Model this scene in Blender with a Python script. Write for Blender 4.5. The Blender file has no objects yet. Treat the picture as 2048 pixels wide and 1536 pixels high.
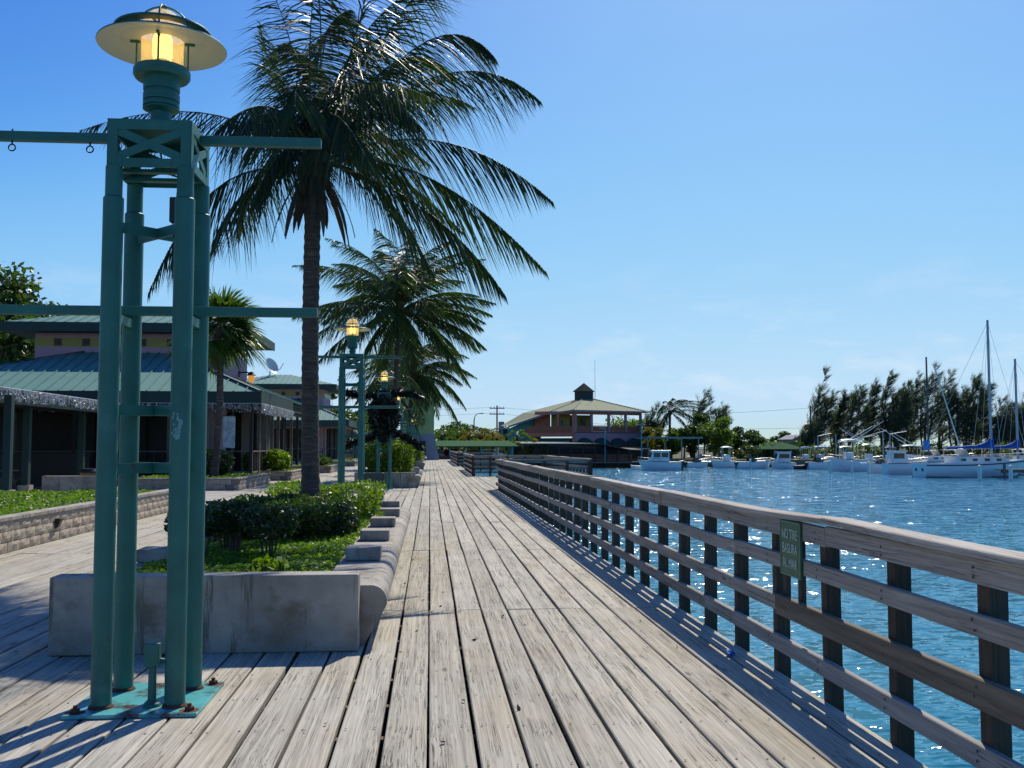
import bpy, bmesh, math, random
import numpy as np
from mathutils import Vector, Matrix, Euler
random.seed(7)
RNG = np.random.default_rng(11)
sc = bpy.context.scene
COL = sc.collection
R = math.radians
PI = math.pi

# ------------------------------------------------------------------ camera
FPX, CAMH = 2000.0, 1.5
PITCH = math.atan(125 / FPX)
YAW = math.atan(164 / FPX * math.cos(PITCH))
cam_d = bpy.data.cameras.new('camera')
cam_d.sensor_width = 36.0
cam_d.lens = 36.0 * FPX / 2048.0
cam_d.clip_start = 0.05
cam_d.clip_end = 9000.0
cam = bpy.data.objects.new('camera', cam_d)
COL.objects.link(cam)
cam.location = (0, 0, CAMH)
cam.rotation_euler = (PI / 2 + PITCH, 0, -YAW)
sc.camera = cam

# ------------------------------------------------------------------ sky, sun, exposure
SUN_AZ, SUN_EL = R(20.5), R(47)          # azimuth measured from +Y (the boardwalk) towards +X
SUN_STRENGTH, SKY_STRENGTH = 4.6, 0.12
world = bpy.data.worlds.new('World')
sc.world = world
world.use_nodes = True
wn = world.node_tree
wn.nodes.clear()
w_out = wn.nodes.new('ShaderNodeOutputWorld')
w_bg = wn.nodes.new('ShaderNodeBackground')
w_sky = wn.nodes.new('ShaderNodeTexSky')
w_sky.sky_type = 'NISHITA'
w_sky.sun_disc = False
w_sky.sun_elevation = SUN_EL
w_sky.sun_rotation = SUN_AZ
w_sky.altitude = 0
w_sky.air_density = 1.0
w_sky.dust_density = 0.45
w_sky.ozone_density = 3.0
w_hsv = wn.nodes.new('ShaderNodeHueSaturation')
w_hsv.inputs['Saturation'].default_value = 1.22
w_bg.inputs['Strength'].default_value = SKY_STRENGTH
# thin broken clouds low over the horizon
w_tc = wn.nodes.new('ShaderNodeTexCoord')
w_map = wn.nodes.new('ShaderNodeMapping')
w_map.inputs['Scale'].default_value = (5, 5, 16)
w_nz = wn.nodes.new('ShaderNodeTexNoise')
w_nz.inputs['Scale'].default_value = 2.2
w_nz.inputs['Detail'].default_value = 7
w_nz.inputs['Roughness'].default_value = 0.62
w_cr = wn.nodes.new('ShaderNodeMapRange')
w_cr.inputs['From Min'].default_value = 0.52
w_cr.inputs['From Max'].default_value = 0.78
w_sep = wn.nodes.new('ShaderNodeSeparateXYZ')
w_el = wn.nodes.new('ShaderNodeMapRange')
w_el.inputs['From Min'].default_value = 0.19
w_el.inputs['From Max'].default_value = 0.03
w_mul = wn.nodes.new('ShaderNodeMath'); w_mul.operation = 'MULTIPLY'
w_mul2 = wn.nodes.new('ShaderNodeMath'); w_mul2.operation = 'MULTIPLY'
w_mul2.inputs[1].default_value = 0.75
w_mix = wn.nodes.new('ShaderNodeMix'); w_mix.data_type = 'RGBA'
w_mix.inputs[7].default_value = (6.6, 7.3, 8.2, 1)
L = wn.links.new
L(w_sky.outputs[0], w_hsv.inputs['Color'])
L(w_tc.outputs['Generated'], w_map.inputs[0]); L(w_map.outputs[0], w_nz.inputs['Vector'])
L(w_tc.outputs['Generated'], w_sep.inputs[0])
L(w_nz.outputs[0], w_cr.inputs['Value']); L(w_sep.outputs[2], w_el.inputs['Value'])
L(w_cr.outputs[0], w_mul.inputs[0]); L(w_el.outputs[0], w_mul.inputs[1])
L(w_mul.outputs[0], w_mul2.inputs[0]); L(w_mul2.outputs[0], w_mix.inputs[0])
w_tint = wn.nodes.new('ShaderNodeMix'); w_tint.data_type = 'RGBA'; w_tint.blend_type = 'MULTIPLY'
w_tint.inputs[0].default_value = 1.0
w_tint.inputs[7].default_value = (0.80, 0.97, 1.12, 1)
L(w_hsv.outputs[0], w_tint.inputs[6])
# colour response of the picture's sky: one response curve per channel, the same in every direction
w_srgb = wn.nodes.new('ShaderNodeSeparateColor'); w_crgb = wn.nodes.new('ShaderNodeCombineColor')
L(w_tint.outputs[2], w_srgb.inputs[0])
for k_, pts_ in enumerate((((0, 0), (.03, .03), (.0625, .072), (.127, .255), (.22, .39), (.37, .51), (.7, .60), (1, .70)),
                          ((0, 0), (.10, .14), (.171, .272), (.289, .575), (.40, .67), (.55, .745), (1, .85)),
                          ((0, 0), (.25, .50), (.40, .78), (.52, .93), (.65, .955), (1, 1)))):
    m1 = wn.nodes.new('ShaderNodeMath'); m1.operation = 'MULTIPLY'; m1.inputs[1].default_value = SKY_STRENGTH * .5
    fc = wn.nodes.new('ShaderNodeFloatCurve'); cv = fc.mapping.curves[0]
    cv.points[0].location = pts_[0]; cv.points[1].location = pts_[-1]
    for q_ in pts_[1:-1]: cv.points.new(*q_)
    fc.mapping.update()
    m3 = wn.nodes.new('ShaderNodeMath'); m3.operation = 'MULTIPLY'; m3.inputs[1].default_value = 1 / SKY_STRENGTH
    L(w_srgb.outputs[k_], m1.inputs[0]); L(m1.outputs[0], fc.inputs['Value']); L(fc.outputs[0], m3.inputs[0]); L(m3.outputs[0], w_crgb.inputs[k_])
L(w_crgb.outputs[0], w_mix.inputs[6]); L(w_mix.outputs[2], w_bg.inputs['Color'])
L(w_bg.outputs[0], w_out.inputs['Surface'])

sun_d = bpy.data.lights.new('sun', 'SUN')
sun_d.energy = SUN_STRENGTH
sun_d.angle = R(0.53)
sun_d.color = (1.0, 0.93, 0.80)
sun = bpy.data.objects.new('sun', sun_d)
COL.objects.link(sun)
SUND = Vector((math.sin(SUN_AZ) * math.cos(SUN_EL), math.cos(SUN_AZ) * math.cos(SUN_EL), math.sin(SUN_EL)))
sun.rotation_euler = (-SUND).to_track_quat('-Z', 'Y').to_euler()
sun.location = (20, 30, 60)

sc.view_settings.view_transform = 'Standard'
sc.view_settings.look = 'None'
sc.view_settings.exposure = 0.0
sc.view_settings.gamma = 1.0
sc.view_settings.use_curve_mapping = False
sc.render.engine = 'CYCLES'
sc.cycles.use_denoising = True
try:
    sc.cycles.denoiser = 'OPENIMAGEDENOISE'
except Exception:
    pass
sc.cycles.max_bounces = 6
sc.cycles.diffuse_bounces = 3
sc.cycles.glossy_bounces = 3
sc.cycles.transmission_bounces = 4
sc.cycles.transparent_max_bounces = 8
sc.cycles.caustics_reflective = False
sc.cycles.caustics_refractive = False
sc.cycles.sample_clamp_indirect = 6.0

# ------------------------------------------------------------------ pixel -> place
_fw = np.array([math.sin(YAW) * math.cos(PITCH), math.cos(YAW) * math.cos(PITCH), math.sin(PITCH)])
_rt = np.array([math.cos(YAW), -math.sin(YAW), 0.0])
_up = np.cross(_rt, _fw)
_C = np.array([0, 0, CAMH])
def ray(x, y): return _rt * (x - 1024) / FPX + _up * (768 - y) / FPX + _fw
def gp(x, y, z=0.0):
    r = ray(x, y); return _C + r * ((z - CAMH) / r[2])
def yp(x, y, Y):
    r = ray(x, y); return _C + r * (Y / r[1])
def xp(x, y, X):
    r = ray(x, y); return _C + r * (X / r[0])
def depth(P): return float((np.array(P) - _C) @ _fw)

# ------------------------------------------------------------------ mesh builder
class MB:
    def __init__(s): s.v = []; s.f = []; s.s = []
    def add(s, vs, fs, smooth=False):
        o = len(s.v)
        s.v.extend([tuple(map(float, p)) for p in vs])
        s.f.extend([tuple(i + o for i in f) for f in fs])
        s.s.extend([smooth] * len(fs))
        return s
    def box(s, c, d, rz=0.0, rx=0.0, ry=0.0):
        x, y, z = d[0] / 2, d[1] / 2, d[2] / 2
        p = [(-x, -y, -z), (x, -y, -z), (x, y, -z), (-x, y, -z), (-x, -y, z), (x, -y, z), (x, y, z), (-x, y, z)]
        if rz or rx or ry:
            m = Euler((rx, ry, rz)).to_matrix()
            p = [m @ Vector(q) for q in p]
        p = [(q[0] + c[0], q[1] + c[1], q[2] + c[2]) for q in p]
        return s.add(p, [(3, 2, 1, 0), (4, 5, 6, 7), (0, 1, 5, 4), (1, 2, 6, 5), (2, 3, 7, 6), (3, 0, 4, 7)])
    def bx(s, x0, x1, y0, y1, z0, z1):
        return s.box(((x0 + x1) / 2, (y0 + y1) / 2, (z0 + z1) / 2), (abs(x1 - x0), abs(y1 - y0), abs(z1 - z0)))
    def bevbox(s, c, d, b, rz=0.0):
        # box with its twelve edges chamfered
        x, y, z = d[0] / 2, d[1] / 2, d[2] / 2
        bm = bmesh.new()
        bmesh.ops.create_cube(bm, size=1.0)
        for v in bm.verts: v.co = Vector((v.co.x * d[0], v.co.y * d[1], v.co.z * d[2]))
        bmesh.ops.bevel(bm, geom=list(bm.edges), offset=b, segments=2, affect='EDGES', profile=0.5)
        m = Matrix.Rotation(rz, 3, 'Z')
        bm.verts.index_update()
        vs = [m @ v.co + Vector(c) for v in bm.verts]
        fs = [[v.index for v in f.verts] for f in bm.faces]
        bm.free()
        return s.add(vs, fs)
    def beam(s, a, b, w, h, up=(0, 0, 1)):
        a, b = Vector(a), Vector(b); d = (b - a).normalized(); u = Vector(up)
        if abs(d.dot(u)) > 0.98: u = Vector((1, 0, 0))
        sd = d.cross(u).normalized(); u = sd.cross(d)
        p = []
        for e in (a, b):
            for i, j in ((-1, -1), (1, -1), (1, 1), (-1, 1)):
                p.append(e + sd * (i * w / 2) + u * (j * h / 2))
        return s.add(p, [(3, 2, 1, 0), (4, 5, 6, 7), (0, 1, 5, 4), (1, 2, 6, 5), (2, 3, 7, 6), (3, 0, 4, 7)])
    def cyl(s, a, b, r0, r1=None, n=12, caps=True, smooth=True):
        if r1 is None: r1 = r0
        return s.tube([a, b], [r0, r1], n, caps, smooth)
    def tube(s, pts, rad, n=10, caps=True, smooth=True):
        pts = [Vector(p) for p in pts]
        if not isinstance(rad, (list, tuple)): rad = [rad] * len(pts)
        vs = []; fs = []
        d0 = (pts[1] - pts[0]).normalized()
        u = Vector((0, 0, 1)) if abs(d0.z) < 0.9 else Vector((1, 0, 0))
        u = (u - d0 * u.dot(d0)).normalized()
        for i, p in enumerate(pts):
            if i == 0: d = pts[1] - pts[0]
            elif i == len(pts) - 1: d = pts[-1] - pts[-2]
            else: d = pts[i + 1] - pts[i - 1]
            d.normalize()
            u = (u - d * u.dot(d)).normalized(); w = d.cross(u)
            for k in range(n):
                a = 2 * PI * k / n
                vs.append(p + (u * math.cos(a) + w * math.sin(a)) * rad[i])
        for i in range(len(pts) - 1):
            for k in range(n):
                k2 = (k + 1) % n
                fs.append((i * n + k, i * n + k2, (i + 1) * n + k2, (i + 1) * n + k))
        s.add(vs, fs, smooth)
        if caps:
            s.add([vs[k] for k in range(n)], [tuple(range(n))[::-1]])
            s.add([vs[(len(pts) - 1) * n + k] for k in range(n)], [tuple(range(n))])
        return s
    def lathe(s, prof, c=(0, 0, 0), n=24, smooth=True, sharp=True):
        # prof: (radius, z) pairs; each span gets its own ring when sharp
        def ring(r, z): return [(c[0] + r * math.cos(2 * PI * k / n), c[1] + r * math.sin(2 * PI * k / n), c[2] + z) for k in range(n)]
        for (r0, z0), (r1, z1) in zip(prof[:-1], prof[1:]):
            vs = ring(r0, z0) + ring(r1, z1)
            s.add(vs, [(k, (k + 1) % n, n + (k + 1) % n, n + k) for k in range(n)], smooth)
        return s
    def prism(s, poly, a, b, axis='y'):
        # poly: 2-D outline, extruded along an axis from a to b
        def P(u, v, w):
            return {'x': (w, u, v), 'y': (u, w, v), 'z': (u, v, w)}[axis]
        n = len(poly)
        vs = [P(u, v, a) for u, v in poly] + [P(u, v, b) for u, v in poly]
        fs = [(i, (i + 1) % n, n + (i + 1) % n, n + i) for i in range(n)] + [tuple(range(n))[::-1], tuple(range(n, 2 * n))]
        return s.add(vs, fs)
    def strips(s, base, side, d, length, width, droop=0.0, nseg=2):
        # many thin tapering blades at once; base/d/side (n,3), length/width (n,)
        n = len(base); o = len(s.v)
        rows = []
        for k in range(nseg + 1):
            t = k / nseg
            c = base + d * (length * t)[:, None]
            c = c.copy(); c[:, 2] -= droop * length * t * t
            w = width * (1 - t) ** 0.7 * (1 if k else 0.7)
            rows.append((c - side * (w / 2)[:, None], c + side * (w / 2)[:, None]))
        per = 2 * nseg + 1
        arr = np.empty((n, per, 3))
        for k in range(nseg):
            arr[:, 2 * k] = rows[k][0]; arr[:, 2 * k + 1] = rows[k][1]
        arr[:, 2 * nseg] = rows[nseg][0]
        s.v.extend(map(tuple, arr.reshape(-1, 3).tolist()))
        fs = []
        for i in range(n):
            b = o + i * per
            for k in range(nseg - 1):
                fs.append((b + 2 * k, b + 2 * k + 1, b + 2 * k + 3, b + 2 * k + 2))
            k = nseg - 1
            fs.append((b + 2 * k, b + 2 * k + 1, b + 2 * nseg))
        s.f.extend(fs); s.s.extend([False] * len(fs))
        return s
    def leaves(s, cen, size, flat=0.0, aspect=1.6, rng=RNG):
        # little rhombic leaves at the points cen (n,3)
        n = len(cen); o = len(s.v)
        d = rng.normal(size=(n, 3)); d[:, 2] *= (1 - flat * 0.7)
        d /= np.linalg.norm(d, axis=1)[:, None] + 1e-9
        e = rng.normal(size=(n, 3)); e[:, 2] *= (1 - flat)
        e -= d * (e * d).sum(1)[:, None]; e /= np.linalg.norm(e, axis=1)[:, None] + 1e-9
        sz = size * (0.6 + 0.8 * rng.random(n))
        a = d * (sz * aspect / 2)[:, None]; b = e * (sz / 2)[:, None]
        arr = np.stack([cen - a, cen + b - a * 0.1, cen + a, cen - b - a * 0.1], 1)
        s.v.extend(map(tuple, arr.reshape(-1, 3).tolist()))
        s.f.extend([(o + 4 * i, o + 4 * i + 1, o + 4 * i + 2, o + 4 * i + 3) for i in range(n)])
        s.s.extend([False] * n)
        return s
    def mesh(s, name, mat=None):
        me = bpy.data.meshes.new(name)
        me.from_pydata(s.v, [], s.f)
        if any(s.s): me.polygons.foreach_set('use_smooth', s.s)
        if mat is not None: me.materials.append(mat)
        me.update()
        return me
    def build(s, name, mat=None, parent=None, loc=None):
        return link(name, s.mesh(name, mat), parent, loc)

def link(name, me, parent=None, loc=None, rz=0.0):
    o = bpy.data.objects.new(name, me)
    COL.objects.link(o)
    if parent is not None: o.parent = parent
    if loc is not None: o.location = loc
    if rz: o.rotation_euler = (0, 0, rz)
    return o
def tag(o, label=None, cat=None, group=None, kind=None):
    if label: o['label'] = label
    if cat: o['category'] = cat
    if group: o['group'] = group
    if kind: o['kind'] = kind
    return o
def thing(name, label, cat, loc=(0, 0, 0), rz=0.0, group=None):
    o = link(name, None, None, loc, rz)
    return tag(o, label, cat, group)
def copy_tree(o, parent=None):
    c = o.copy(); COL.objects.link(c)
    c.parent = parent
    for ch in o.children: copy_tree(ch, c)
    return c

# ------------------------------------------------------------------ materials
def new_mat(name):
    m = bpy.data.materials.new(name); m.use_nodes = True
    nt = m.node_tree
    return m, nt, nt.nodes['Principled BSDF']
def nd(nt, t, **kw):
    n = nt.nodes.new(t)
    for k, v in kw.items():
        if k in n.inputs: n.inputs[k].default_value = v
        else: setattr(n, k, v)
    return n
def ramp(nt, stops, interp='LINEAR'):
    r = nt.nodes.new('ShaderNodeValToRGB'); cr = r.color_ramp; cr.interpolation = interp
    while len(cr.elements) > 1: cr.elements.remove(cr.elements[-1])
    cr.elements[0].position = stops[0][0]; cr.elements[0].color = stops[0][1]
    for p, c in stops[1:]:
        e = cr.elements.new(p); e.color = c
    return r
def c4(c): return (c[0], c[1], c[2], 1.0)
def mixc(nt, a, b, fac, blend='MIX'):
    m = nt.nodes.new('ShaderNodeMix'); m.data_type = 'RGBA'; m.blend_type = blend
    for sock, v in ((m.inputs[0], fac), (m.inputs[6], a), (m.inputs[7], b)):
        if hasattr(v, 'is_output') or isinstance(v, bpy.types.NodeSocket): nt.links.new(v, sock)
        elif isinstance(v, (tuple, list)): sock.default_value = c4(v)
        else: sock.default_value = v
    return m.outputs[2]
def mth(nt, op, a, b=0.0, clamp=False):
    m = nt.nodes.new('ShaderNodeMath'); m.operation = op; m.use_clamp = clamp
    for sock, v in ((m.inputs[0], a), (m.inputs[1], b)):
        if isinstance(v, bpy.types.NodeSocket): nt.links.new(v, sock)
        else: sock.default_value = v
    return m.outputs[0]
def coords(nt, scale=(1, 1, 1), kind='Object', rnd=True):
    tc = nt.nodes.new('ShaderNodeTexCoord')
    out = tc.outputs[kind]
    if rnd:
        oi = nt.nodes.new('ShaderNodeObjectInfo')
        vm = nt.nodes.new('ShaderNodeVectorMath'); vm.operation = 'MULTIPLY_ADD'
        cx = nt.nodes.new('ShaderNodeCombineXYZ')
        for k in range(3): nt.links.new(oi.outputs['Random'], cx.inputs[k])
        nt.links.new(cx.outputs[0], vm.inputs[0]); vm.inputs[1].default_value = (37.1, 91.7, 53.3)
        nt.links.new(out, vm.inputs[2]); out = vm.outputs[0]
    mp = nt.nodes.new('ShaderNodeMapping'); mp.inputs['Scale'].default_value = scale
    nt.links.new(out, mp.inputs[0])
    return mp.outputs[0]
def noise(nt, vec, scale=1.0, detail=4.0, rough=0.55, dist=0.0):
    n = nt.nodes.new('ShaderNodeTexNoise')
    n.inputs['Scale'].default_value = scale; n.inputs['Detail'].default_value = detail
    n.inputs['Roughness'].default_value = rough; n.inputs['Distortion'].default_value = dist
    nt.links.new(vec, n.inputs['Vector'])
    return n.outputs[0]
def bump(nt, bsdf, h, strength=0.5, dist=0.01):
    b = nt.nodes.new('ShaderNodeBump'); b.inputs['Strength'].default_value = strength; b.inputs['Distance'].default_value = dist
    nt.links.new(h, b.inputs['Height']); nt.links.new(b.outputs[0], bsdf.inputs['Normal'])
def rng_map(nt, v, a, b, c=0.0, d=1.0):
    m = nt.nodes.new('ShaderNodeMapRange')
    nt.links.new(v, m.inputs['Value'])
    for k, x in zip(('From Min', 'From Max', 'To Min', 'To Max'), (a, b, c, d)): m.inputs[k].default_value = x
    return m.outputs[0]

def plain(name, base, rough=0.6, var=0.18, scale=3.0, bmp=0.15, metal=0.0, spec=0.5, dirt=None, stretch=(1, 1, 1), fine=60.0, rnd=True, rust=None):
    """a painted / cast surface: colour drift, optional dirt patches, fine relief"""
    m, nt, b = new_mat(name)
    v = coords(nt, stretch, rnd=rnd)
    n1 = noise(nt, v, scale, 5, 0.6)
    dark = tuple(x * (1 - var) for x in base); lite = tuple(min(1, x * (1 + var)) for x in base)
    col = mixc(nt, dark, lite, rng_map(nt, n1, 0.3, 0.7))
    if dirt:
        n2 = noise(nt, v, scale * dirt[2] if len(dirt) > 2 else scale * 2.3, 8, 0.68)
        col = mixc(nt, col, dirt[0], rng_map(nt, n2, dirt[1], dirt[1] + 0.13))
    if rust:
        n4 = noise(nt, coords(nt, rust[3] if len(rust) > 3 else (1, 1, 1), rnd=rnd), rust[2], 9, 0.7)
        col = mixc(nt, col, rust[0], rng_map(nt, n4, rust[1], rust[1] + 0.05))
    nt.links.new(col, b.inputs['Base Color'])
    b.inputs['Roughness'].default_value = rough; b.inputs['Metallic'].default_value = metal
    b.inputs['Specular IOR Level'].default_value = spec
    if bmp:
        n3 = noise(nt, v, fine, 5, 0.6)
        bump(nt, b, n3, bmp, 0.01)
    return m

def wood_mat(name, light, tan, dark, axis=1, crack=1.0, gscale=1.0, wet=0.0):
    """weathered sawn timber, grain along the local axis"""
    m, nt, b = new_mat(name)
    ln = nt.links.new
    def sc3(across, along):
        s = [across] * 3; s[axis] = along; return tuple(s)
    v0 = coords(nt)
    warp = noise(nt, coords(nt, sc3(2.2, 0.8)), 1.0, 2, 0.5)
    wv = nt.nodes.new('ShaderNodeVectorMath'); wv.operation = 'MULTIPLY_ADD'
    cx = nt.nodes.new('ShaderNodeCombineXYZ')
    for k in range(3):
        if k != axis: ln(warp, cx.inputs[k])
    ln(cx.outputs[0], wv.inputs[0]); wv.inputs[1].default_value = (0.05,) * 3; ln(v0, wv.inputs[2])
    def scaled(s):
        mp = nt.nodes.new('ShaderNodeMapping'); mp.inputs['Scale'].default_value = s
        ln(wv.outputs[0], mp.inputs[0]); return mp.outputs[0]
    g = noise(nt, scaled(sc3(85 * gscale, 1.1)), 1.0, 6, 0.62)
    g2 = noise(nt, scaled(sc3(24 * gscale, 0.35)), 1.0, 3, 0.55)
    crk = noise(nt, scaled(sc3(46 * gscale, 0.30)), 1.0, 4, 0.62, 0.05)
    crk = mth(nt, 'ABSOLUTE', mth(nt, 'SUBTRACT', crk, 0.5))
    crkm = rng_map(nt, crk, 0.003, 0.017, 1.0, 0.0)
    gate = rng_map(nt, noise(nt, coords(nt, sc3(5, 1.6)), 1.0, 3), 0.42, 0.6)
    crkm = mth(nt, 'MULTIPLY', mth(nt, 'MULTIPLY', crkm, gate), crack)
    blot = noise(nt, coords(nt, sc3(3.0, 1.1)), 1.0, 4, 0.6)
    oi = nt.nodes.new('ShaderNodeObjectInfo'); gi = nt.nodes.new('ShaderNodeNewGeometry')
    rnd = mth(nt, 'FRACT', mth(nt, 'ADD', oi.outputs['Random'], gi.outputs['Random Per Island']))
    rnd2 = mth(nt, 'FRACT', mth(nt, 'MULTIPLY', rnd, 17.37))
    col = mixc(nt, light, tan, mth(nt, 'MULTIPLY', rng_map(nt, blot, 0.35, 0.7), rng_map(nt, rnd2, 0.1, 1.0, 0.15, 1.0)))
    gm = mth(nt, 'MULTIPLY', rng_map(nt, g, 0.30, 0.62, 0.64, 1.12), rng_map(nt, g2, 0.3, 0.62, 0.82, 1.07))
    gm = mth(nt, 'MULTIPLY', gm, rng_map(nt, rnd, 0, 1, 0.86, 1.10))
    mp = nt.nodes.new('ShaderNodeMix'); mp.data_type = 'RGBA'; mp.blend_type = 'MULTIPLY'; mp.inputs[0].default_value = 1
    ln(col, mp.inputs[6]); ln(gm, mp.inputs[7])
    # knots
    vo = nt.nodes.new('ShaderNodeTexVoronoi'); vo.inputs['Scale'].default_value = 1.0; vo.inputs['Randomness'].default_value = 1.0
    ln(scaled(sc3(5.5, 1.5)), vo.inputs['Vector'])
    kn = rng_map(nt, vo.outputs['Distance'], 0.05, 0.13, 1.0, 0.0)
    kg = rng_map(nt, mth(nt, 'FRACT', mth(nt, 'MULTIPLY', vo.outputs['Position'] if False else rnd2, 1.0)), 0.3, 0.5)
    kn = mth(nt, 'MULTIPLY', mth(nt, 'MULTIPLY', kn, kg), 0.75)
    c2 = mixc(nt, mp.outputs[2], dark, mth(nt, 'MAXIMUM', kn, crkm))
    ln(c2, b.inputs['Base Color'])
    b.inputs['Roughness'].default_value = 0.85 - wet
    b.inputs['Specular IOR Level'].default_value = 0.3
    h = mth(nt, 'SUBTRACT', mth(nt, 'ADD', mth(nt, 'MULTIPLY', g, 0.6), mth(nt, 'MULTIPLY', g2, 0.4)), mth(nt, 'MULTIPLY', crkm, 0.7))
    bump(nt, b, h, 0.75, 0.006)
    return m

def leaf_mat(name, c1, c2, rough=0.45, trans=0.35, spec=0.5, scale=1.5, tip=None):
    m, nt, b = new_mat(name)
    ln = nt.links.new
    gi = nt.nodes.new('ShaderNodeNewGeometry')
    n1 = noise(nt, coords(nt), scale, 3)
    f = mth(nt, 'ADD', mth(nt, 'MULTIPLY', gi.outputs['Random Per Island'], 0.6), mth(nt, 'MULTIPLY', rng_map(nt, n1, 0.3, 0.7), 0.4))
    col = mixc(nt, c1, c2, f)
    if tip: col = mixc(nt, col, tip, rng_map(nt, gi.outputs['Random Per Island'], 0.93, 0.97))
    ln(col, b.inputs['Base Color'])
    b.inputs['Roughness'].default_value = rough; b.inputs['Specular IOR Level'].default_value = spec
    tr = nt.nodes.new('ShaderNodeBsdfTranslucent')
    lit = mixc(nt, col, (1.6, 1.75, 0.5), 1.0, 'MULTIPLY')
    ln(lit, tr.inputs['Color'])
    mx = nt.nodes.new('ShaderNodeMixShader'); mx.inputs[0].default_value = trans
    ln(b.outputs[0], mx.inputs[1]); ln(tr.outputs[0], mx.inputs[2])
    ln(mx.outputs[0], nt.nodes['Material Output'].inputs['Surface'])
    return m

def glass_mat(name, col, alpha):
    m, nt, b = new_mat(name)
    b.inputs['Base Color'].default_value = c4(col); b.inputs['Roughness'].default_value = 0.08
    b.inputs['Alpha'].default_value = alpha
    return m
def emit_mat(name, col, s):
    m, nt, b = new_mat(name)
    b.inputs['Base Color'].default_value = c4(col)
    b.inputs['Emission Color'].default_value = c4(col); b.inputs['Emission Strength'].default_value = s
    return m

MAT = {}
MAT['deck'] = wood_mat('weathered_deck', (0.475, 0.445, 0.365), (0.425, 0.365, 0.26), (0.07, 0.055, 0.045))
MAT['rail'] = wood_mat('weathered_rail', (0.355, 0.33, 0.29), (0.29, 0.25, 0.195), (0.05, 0.04, 0.03), axis=1, crack=0.8)
MAT['post'] = wood_mat('dark_post', (0.085, 0.065, 0.05), (0.07, 0.05, 0.032), (0.02, 0.015, 0.012), axis=2, crack=0.5)
MAT['newrail'] = wood_mat('brown_rail', (0.20, 0.165, 0.12), (0.16, 0.12, 0.075), (0.035, 0.022, 0.015), axis=1, crack=0.4, gscale=0.5)
MAT['cap'] = wood_mat('weathered_sunlit_cap', (0.46, 0.425, 0.37), (0.38, 0.32, 0.25), (0.06, 0.05, 0.04), axis=1, crack=0.8)  # rail timber again, lightened to paint in the sun on the cap boards
MAT['joist'] = plain('joist_wood', (0.14, 0.11, 0.08), 0.9)
MAT['teal'] = plain('teal_paint', (0.018, 0.135, 0.110), 0.5, 0.22, 3, 0.10, dirt=((0.05, 0.19, 0.165), 0.60, 1.5), rust=((0.075, 0.035, 0.02), 0.63, 5.0, (1, 1, .3)))
MAT['plate'] = plain('teal_plate', (0.10, 0.42, 0.42), 0.3, 0.15, 5, 0.1, dirt=((0.09, 0.035, 0.02), 0.51, 1.2))
MAT['rust'] = plain('rust', (0.11, 0.04, 0.02), 0.9, 0.4, 20, 0.4)
MAT['cream'] = plain('lamp_white', (0.62, 0.64, 0.50), 0.5, 0.05, 3, 0.03)
MAT['concrete'] = plain('planter_concrete', (0.36, 0.325, 0.275), 0.85, 0.30, 2.6, 0.35, dirt=((0.20, 0.165, 0.11), 0.50, 0.8), rust=((0.17, 0.15, 0.12), 0.56, 1.0, (6, 6, .5)), fine=45)
MAT['block'] = plain('split_block', (0.40, 0.33, 0.25), 0.9, 0.25, 9, 0.9, dirt=((0.22, 0.20, 0.13), 0.62, 1.0), fine=26)
MAT['mortar'] = plain('mortar', (0.22, 0.20, 0.17), 0.95)
MAT['soil'] = plain('soil', (0.06, 0.045, 0.03), 0.95, 0.4, 8, 0.6, fine=30)
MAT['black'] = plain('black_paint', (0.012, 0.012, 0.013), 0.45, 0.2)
MAT['white'] = plain('boat_white', (0.82, 0.82, 0.80), 0.28, 0.04, 2, 0.02)
MAT['offwhite'] = plain('boat_offwhite', (0.70, 0.69, 0.64), 0.35, 0.06, 2, 0.02)
MAT['blue'] = plain('blue_canvas', (0.015, 0.085, 0.33), 0.75, 0.2, 3, 0.2)
MAT['ltblue'] = plain('light_blue_canvas', (0.03, 0.24, 0.62), 0.6, 0.15, 3, 0.2)
MAT['navy'] = plain('navy_stripe', (0.02, 0.025, 0.07), 0.4, 0.1)
MAT['steel'] = plain('steel_tube', (0.55, 0.56, 0.57), 0.3, 0.05, 3, 0, metal=0.8)
MAT['mast'] = plain('mast_alloy', (0.33, 0.34, 0.36), 0.45, 0.05, 3, 0, metal=0.3)
MAT['dglass'] = plain('dark_glass', (0.02, 0.03, 0.035), 0.1, 0.1, 3, 0)
MAT['barkpalm'] = plain('palm_bark', (0.085, 0.066, 0.052), 0.92, 0.5, 5, 0.9, stretch=(1, 1, 6), fine=20, rust=((0.15, 0.125, 0.10), 0.56, 3.0, (1, 1, 4)))
MAT['bark'] = plain('bark', (0.10, 0.075, 0.055), 0.95, 0.3, 6, 0.6, stretch=(3, 3, 1))
MAT['frond'] = leaf_mat('palm_leaf', (0.014, 0.033, 0.013), (0.036, 0.066, 0.018), 0.46, 0.20, 0.35, tip=(0.12, 0.10, 0.03))
MAT['frond2'] = leaf_mat('palm_leaf_light', (0.022, 0.048, 0.014), (0.075, 0.115, 0.024), 0.42, 0.30, 0.4, tip=(0.17, 0.14, 0.035))
MAT['parapet'] = plain('orange_parapet', (0.36, 0.13, 0.07), 0.85, 0.15, 2, 0.2)
MAT['rachis'] = plain('palm_rib', (0.10, 0.11, 0.03), 0.5, 0.2)
MAT['deadfrond'] = plain('dead_sheath', (0.085, 0.066, 0.05), 0.9, 0.3, 8, 0.4)
MAT['fan'] = leaf_mat('fan_leaf', (0.05, 0.10, 0.02), (0.10, 0.16, 0.03), 0.4, 0.35)
MAT['yellowpalm'] = leaf_mat('yellow_palm_leaf', (0.11, 0.13, 0.015), (0.30, 0.20, 0.02), 0.45, 0.4)
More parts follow.
